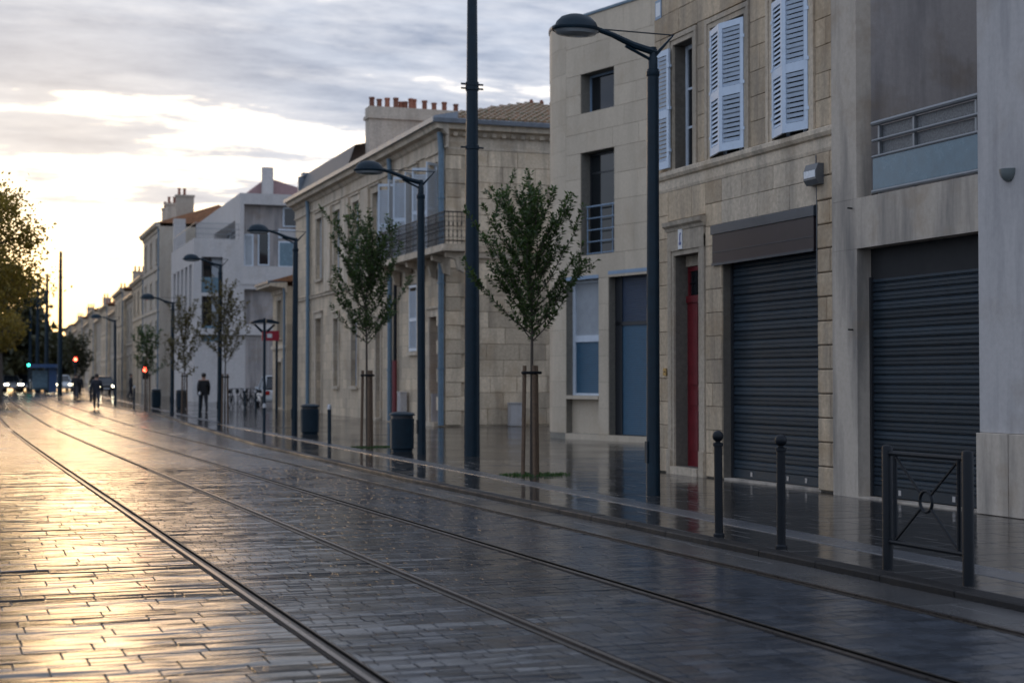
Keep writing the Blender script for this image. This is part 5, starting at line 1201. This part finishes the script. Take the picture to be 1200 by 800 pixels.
p = ground(263.5, 493); young_tree('sparse yellowing young tree on a stake before the white block', p, height(263, 425, p), height(263, 325, p), 1.35, 30, 34, .13, 'leaf_pale', 12, 2)
p = ground(216, 485); young_tree('sparse yellowing young tree standing between two street lamps', p, height(216, 440, p), height(210, 345, p), 1.4, 28, 34, .14, 'leaf_pale', 14, 2)
p = ground(172.5, 479); young_tree('young tree standing right behind the red traffic signal', p, height(172, 440, p), height(172, 380, p), 1.1, 26, 34, .16, 'leaf_green', 16, 2)
p = ground(90, 463); young_tree('dense small tree behind the two walking people', p, height(88, 445, p), height(88, 398, p), 2.2, 34, 22, .30, 'leaf_far', 18, 0)
def big_tree(label, p, H_, zc_, rx_, rz_, n, ll, leafm, seed, trunk_r=.2, nc=120):
    rr = random.Random(seed); T = thing('broad_tree', label, 'tree', p, group='broad trees'); W = MB(); LV = MB()
    W.tube([(0, 0, -.05), (.05, .03, zc_ * .4), (.0, .1, zc_), (.1, 0, zc_ + rz_ * .6)], [trunk_r * 1.2, trunk_r, trunk_r * .75, trunk_r * .25], 10)
    clumps = []
    for i in range(nc):
        while True:
            q = Vector((rr.uniform(-1, 1), rr.uniform(-1, 1), rr.uniform(-1, 1)))
            if .25 < q.length < 1: break
        q = q.normalized() * (q.length ** .5)
        c = Vector((q.x * rx_, q.y * rx_, zc_ + q.z * rz_)) * 1.0; clumps.append((c, rr.uniform(.35, .75) * rx_ * .36))
        if i < 26:
            s = Vector((.03, .05, rr.uniform(zc_ * .7, zc_ + rz_ * .3))); md = s * .5 + c * .5 + Vector((0, 0, -.1)); W.tube([s, md, c], [trunk_r * .32, trunk_r * .2, .02], 5)
    for c, r_ in clumps:
        for _ in range(int(n / nc)):
            q = Vector((rr.gauss(0, .5), rr.gauss(0, .5), rr.gauss(0, .42))) * r_; dd = Vector((rr.gauss(0, 1), rr.gauss(0, 1), rr.gauss(-.2, .8))).normalized()
            leaf_quad(LV, c + q, dd, Vector((rr.gauss(0, 1), rr.gauss(0, 1), rr.gauss(0, 1))), ll * rr.uniform(.7, 1.3), ll * .33)
    W.build('trunk', 'bark', T, True); LV.build('crown', leafm, T); return T
big_tree('broad backlit golden tree overhanging the left side of the tracks', Vector((-1.0, 46, 0)), 8, 5.0, 3.5, 2.55, 56000, .115, 'leaf_big', 3)
p = ground(3, 470); big_tree('dark broad tree with bare trunk beyond the golden tree', Vector((p.x - .2, p.y, p.z)), 9, 4.6, 1.5, 1.3, 2500, .2, 'leaf_big', 6, .16)
for i, (u, v, rx_, zc_, lab) in enumerate(((4, 458, 4, 4.2, 'far dark tree closing the street behind the first waiting cars'), (24, 457, 3.6, 3.8, 'far dark tree behind the green signal'), (44, 456.5, 3.4, 3.4, 'far dark tree behind the blue shelter'), (-18, 458, 6, 7, 'far dark tree at the left end of the street'))):
    p = ground(u, v); big_tree(lab, p, 10, zc_, rx_, zc_ * .7, 4500, .8, 'leaf_far', 30 + i, .3)

# ================================================================== VEHICLES
def make_car(label, p, rz, paint, tall=1.0, lights=False, group=None):
    T = thing('parked_car' if not lights else 'waiting_car', label, 'car', p, rz, group)     # faces local -y
    def prof_mesh(pr, hw, taper):
        m = MB(); n = len(pr); zs = [q[1] for q in pr]; z0, z1 = min(zs), max(zs)
        def w(z): return hw - taper * (z - z0) / (z1 - z0)
        m.add([(-w(z), y, z) for y, z in pr] + [(w(z), y, z) for y, z in pr], [tuple(range(n)), tuple(range(2 * n - 1, n - 1, -1))] + [(i, n + i, n + (i + 1) % n, (i + 1) % n) for i in range(n)]); return m
    t = tall
    b = prof_mesh([(-2.0, .30), (-2.12, .45), (-2.10, .62), (-2.0, .78), (-1.2, .92), (-.9, .96), (1.7, .98), (2.02, .92), (2.1, .7), (2.12, .42), (2.0, .28)], .88, .05).build('body', paint, T, fix=True)
    md = b.modifiers.new('bevel', 'BEVEL'); md.width = .06; md.segments = 3; md.limit_method = 'ANGLE'; md.angle_limit = R(25)
    prof_mesh([(-1.05, .96), (-.35, 1.38 * t), (1.35, 1.42 * t), (1.95, .97)], .80, .16).build('cabin_glass', 'window_glass', T, fix=True)
    r_ = prof_mesh([(-.42, 1.385 * t), (-.30, 1.44 * t), (1.0, 1.47 * t), (1.42, 1.425 * t)], .66, .06).build('roof', paint, T, fix=True)
    for y0, z0, y1, z1 in ((-1.05, .97, -.36, 1.40 * t), (.45, .98, .45, 1.42 * t), (1.93, .99, 1.36, 1.43 * t)):
        for s in (-1, 1): MB().tube([(s * .80, y0, z0), (s * .655, y1, z1)], .035, 5).build('pillar', paint, T, True)
    for sx in (-1, 1):
        for y in (-1.32, 1.30):
            w = MB().lathe([(.001, -.10), (.24, -.10), (.31, -.08), (.32, 0), (.31, .08), (.24, .10), (.001, .10)], 0, 0, 18).build('wheel', 'rubber', T, True); w.location = (sx * .80, y, .32); w.rotation_euler = (0, R(90), 0)
            k = MB().lathe([(.001, -.112), (.19, -.112), (.20, -.09), (.20, .09), (.19, .112), (.001, .112)], 0, 0, 14).build('rim', 'rim_grey', w, True)
        MB().box(sx * .62 - .19, sx * .62 + .19, -2.135, -2.05, .60, .74).build('headlight', 'headlight' if lights else 'lamp_lens', T)
        MB().box(sx * .70 - .12, sx * .70 + .12, 2.06, 2.13, .68, .90).build('tail_light', 'tail_red', T)
        MB().box(sx * .92 - .09, sx * .92 + .09, -.80, -.66, .98, 1.12).build('mirror', paint, T)
    MB().box(-.26, .26, -2.15, -2.13, .42, .53).build('number_plate', 'enamel_white', T); MB().box(-.26, .26, 2.125, 2.14, .55, .66).build('number_plate', 'enamel_white', T)
    return T
p = ground(313, 477); make_car('white hatchback parked with its tail to the street by the low house', p + Vector((.6, .8, 0)), R(176), 'paint_white', 1.18)
cg = 'cars waiting with headlights on at the far end'
for u, v, pt, lab in ((11.5, 458.4, 'paint_grey', 'far grey car with headlights on beside the dark tree trunk'), (29, 458.2, 'paint_navy', 'far dark blue car with headlights on under the green signal'), (44.5, 458.4, 'paint_white', 'far pale car with headlights on left of the blue shelter panel'), (71, 458.6, 'paint_white', 'far white car with headlights on behind the tallest far mast')):
    p = ground(u, v); make_car(lab, p, R(6), pt, 1.08, True, cg)
p = ground(120, 461.5); make_car('dark car with lit headlights standing before the row houses', p, R(4), 'paint_black', 1.05, True, cg)
# ---------- bicycles
def bicycle(label, p, rz, paint):
    T = thing('bicycle', label, 'bicycle', p, rz, 'bicycles parked by the white block')
    for x in (-.52, .52):
        w = MB().tube([(x + .33 * math.cos(q), 0, .34 + .33 * math.sin(q)) for q in [2 * math.pi * k / 20 for k in range(20)]], .02, 6, closed=True).build('wheel', 'rubber', T, True)
        m = MB()
        for k in range(8): a = math.pi * k / 8; m.tube([(x - .32 * math.cos(a), 0, .34 - .32 * math.sin(a)), (x + .32 * math.cos(a), 0, .34 + .32 * math.sin(a))], .004, 3)
        m.build('spokes', 'rim_grey', w)['kind'] = 'stuff'
    f = MB(); bb, st, hd_, ra = (-.08, 0, .30), (-.20, 0, .82), (.36, 0, .80), (-.52, 0, .34)
    for a, b in ((bb, st), (st, hd_), (bb, hd_), (ra, bb), (ra, st), (hd_, (.52, 0, .34)), (st, (-.23, 0, .95)), (hd_, (.33, 0, 1.02))): f.tube([a, b], .018, 6)
    f.build('frame', paint, T, True)
    MB().prism([(-.36, .95), (-.34, .99), (-.15, 1.0), (-.08, .97)], 'y', -.07, .07).build('saddle', 'rubber', T, fix=True)
    MB().tube([(.22, -.28, 1.0), (.34, -.18, 1.03), (.34, .18, 1.03), (.22, .28, 1.0)], .015, 6).build('handlebar', 'frame_dark', T, True)
    MB().tube([(-.08, -.1, .16), (-.08, -.06, .30), (-.08, .06, .30), (-.08, .1, .44)], .012, 5).build('crank', 'rim_grey', T, True); MB().box(-.72, -.35, -.09, .09, .78, .95).build('basket', 'iron_black', T)
for i, (u, v, a, lab) in enumerate(((271, 478, 70, 'dark bicycle with rear basket nearest the staked sparse tree'), (278, 477.5, 80, 'dark bicycle second from the sparse tree'), (284, 477, 95, 'dark bicycle third from the sparse tree'), (291, 477, 60, 'dark bicycle fourth from the sparse tree'), (297, 477, 110, 'dark bicycle closest to the white hatchback'))):
    bicycle(lab, ground(u, v), R(a), 'iron_black')

# ================================================================== PEOPLE
def clothes(name, top, low, z_hip, z_neck, shoe=(.01, .01, .01)):
    m, nt, b, N, L = nodes_of(name); tc = N('ShaderNodeTexCoord'); sp = N('ShaderNodeSeparateXYZ'); L(tc.outputs['Object'], sp.inputs[0])
    rp = N('ShaderNodeValToRGB'); rp.color_ramp.interpolation = 'CONSTANT'; mr = N('ShaderNodeMath'); mr.operation = 'DIVIDE'; L(sp.outputs[2], mr.inputs[0]); mr.inputs[1].default_value = 2.0; L(mr.outputs[0], rp.inputs[0])
    el = rp.color_ramp.elements
    while len(el) < 4: el.new(.5)
    for e, (q, c) in zip(el, ((0, shoe), (.05, low), (z_hip / 2, top), (z_neck / 2, (.40, .24, .17)))): e.position = q; e.color = (*c, 1)
    L(rp.outputs[0], b.inputs['Base Color']); b.inputs['Roughness'].default_value = .8
    n = N('ShaderNodeTexNoise'); n.inputs['Scale'].default_value = 12; L(tc.outputs['Object'], n.inputs['Vector']); bp = N('ShaderNodeBump'); bp.inputs['Strength'].default_value = .5; bp.inputs['Distance'].default_value = .03; L(n.outputs[0], bp.inputs['Height']); L(bp.outputs[0], b.inputs['Normal'])
def person(label, p, rz, mat, stride=.22, arm=.18, h=1.76, bag=None, hair='hair_dark', group='people walking', hood=False):
    T = thing('person', label, 'person', p, rz, group); s = h / 1.76      # faces local -y
    V = []; E_ = []; Rd = []
    def add(x, y, z, r, par=None, ry=None):
        V.append((x * s, y * s, z * s)); Rd.append((r * s * 1.28, (ry or r) * s * 1.28)); i = len(V) - 1
        if par is not None: E_.append((par, i))
        return i
    pel = add(0, 0, .95, .15, None, .115); wst = add(0, -.01, 1.12, .145, pel, .11); chs = add(0, .0, 1.32, .17, wst, .12); nk0 = add(0, 0, 1.46, .085, chs); nk = add(0, -.015, 1.53, .055, nk0); hd0 = add(0, -.03, 1.60, .085, nk, .09); hd1 = add(0, -.03, 1.69, .088, hd0, .098); add(0, -.02, 1.755, .05, hd1)
    for sx in (-1, 1):
        st = stride * sx
        hp = add(.095 * sx, 0, .88, .10, pel); kn = add(.105 * sx, -st * .55 - .03, .50, .068, hp); an = add(.105 * sx, -st + (.10 if sx < 0 else 0), .10 + (.05 if st < 0 else 0), .048, kn); hl = add(.105 * sx, -st + .05 + (.06 if sx < 0 else 0), .045 + (.03 if st < 0 else 0), .042, an); add(.11 * sx, -st - .14, .032, .038, hl)
        sh = add(.19 * sx, 0, 1.41, .078, chs); sw = -arm * sx
        el_ = add(.25 * sx, -sw * .3 + .03, 1.14, .056, sh); wr = add(.26 * sx, -sw - .05, .90, .040, el_); pm = add(.26 * sx, -sw - .07, .84, .038, wr, .022); 
        for k, (dx, dl) in enumerate(((-.018, .075), (0, .085), (.018, .075))): add(.26 * sx + dx, -sw - .085, .84 - dl, .011, pm)
        add(.26 * sx - .03 * sx, -sw - .11, .80, .012, pm)
    me = bpy.data.meshes.new('body'); me.from_pydata(V, E_, []); o = put('body', me, T); me.materials.append(M[mat])
    md = o.modifiers.new('skin', 'SKIN'); md.use_smooth_shade = True
    for i, r_ in enumerate(Rd): me.skin_vertices[0].data[i].radius = r_
    me.skin_vertices[0].data[0].use_root = True
    sb_ = o.modifiers.new('sub', 'SUBSURF'); sb_.levels = 2; sb_.render_levels = 2
    hm = MB(); k = 12; rings = []
    for i, (rr_, z) in enumerate(((.090, -.06), (.106, .0), (.104, .06), (.080, .105), (.03, .125))):
        rings += [(rr_ * s * math.cos(2 * math.pi * j / k), (.008 + rr_ * 1.06 * math.sin(2 * math.pi * j / k)) * s, (1.675 + z + (.05 if i == 0 and math.sin(2 * math.pi * j / k) < -.3 else 0)) * s) for j in range(k)]
    hm.add(rings, [(i * k + j, i * k + (j + 1) % k, (i + 1) * k + (j + 1) % k, (i + 1) * k + j) for i in range(4) for j in range(k)] + [tuple(4 * k + j for j in range(k))]); hm.build('hair', hair, T, True)
    f = MB(); f.add([(-.016 * s, -.122 * s, 1.625 * s), (.016 * s, -.122 * s, 1.625 * s), (0, -.150 * s, 1.63 * s), (0, -.122 * s, 1.675 * s)], [(0, 1, 2), (1, 3, 2), (3, 0, 2)]); f.build('nose', 'skin', T)
    if bag:
        side = bag[0]; b_ = MB(); z0, z1, x0 = bag[1], bag[2], .27 * side * s
        b_.prism([(-.17, z0), (.17, z0), (.15, z1), (-.15, z1)], 'x', x0 - .06, x0 + .06)
        o = b_.build('carried_bag', 'cloth_bag', None, fix=True); o.parent = None; o.matrix_world = Matrix.Translation(p) @ Matrix.Rotation(rz, 4, 'Z')
        tag(o, bag[3], 'bag'); MB().tube([(x0, -.10, z1), (x0, -.05, z1 + .16), (x0, .05, z1 + .16), (x0, .10, z1)], .010, 5).build('handle', 'cloth_bag', o, True)
    return T
clothes('outfit_navy', (.014, .016, .024), (.030, .036, .050), .86, 1.50); clothes('outfit_black', (.010, .010, .012), (.014, .014, .018), .84, 1.52); clothes('outfit_dark', (.016, .013, .013), (.05, .045, .05), .90, 1.50)
p = ground(113, 478.5); person('person in dark jacket walking along the tracks carrying a bag', p, R(172), 'outfit_navy', .24, .16, 1.78, (1, .36, .76, 'dark shoulder bag carried by the person on the tracks'))
p = ground(238.5, 482.5); person('person in black walking away beside the litter bins', p, R(178), 'outfit_black', .20, .14, 1.84)
p = ground(88.5, 468); person('person in dark coat walking toward the street end, one of a pair', p, R(168), 'outfit_dark', .18, .12, 1.76, group='pair of people walking'); p = ground(92.5, 467); person('person in dark coat beside the other one of the pair', p, R(186), 'outfit_black', -.2, -.1, 1.68, group='pair of people walking')
p = ground(153, 467); person('distant person in dark clothes by the row house doors', p, R(90), 'outfit_black', .12, .1, 1.74)
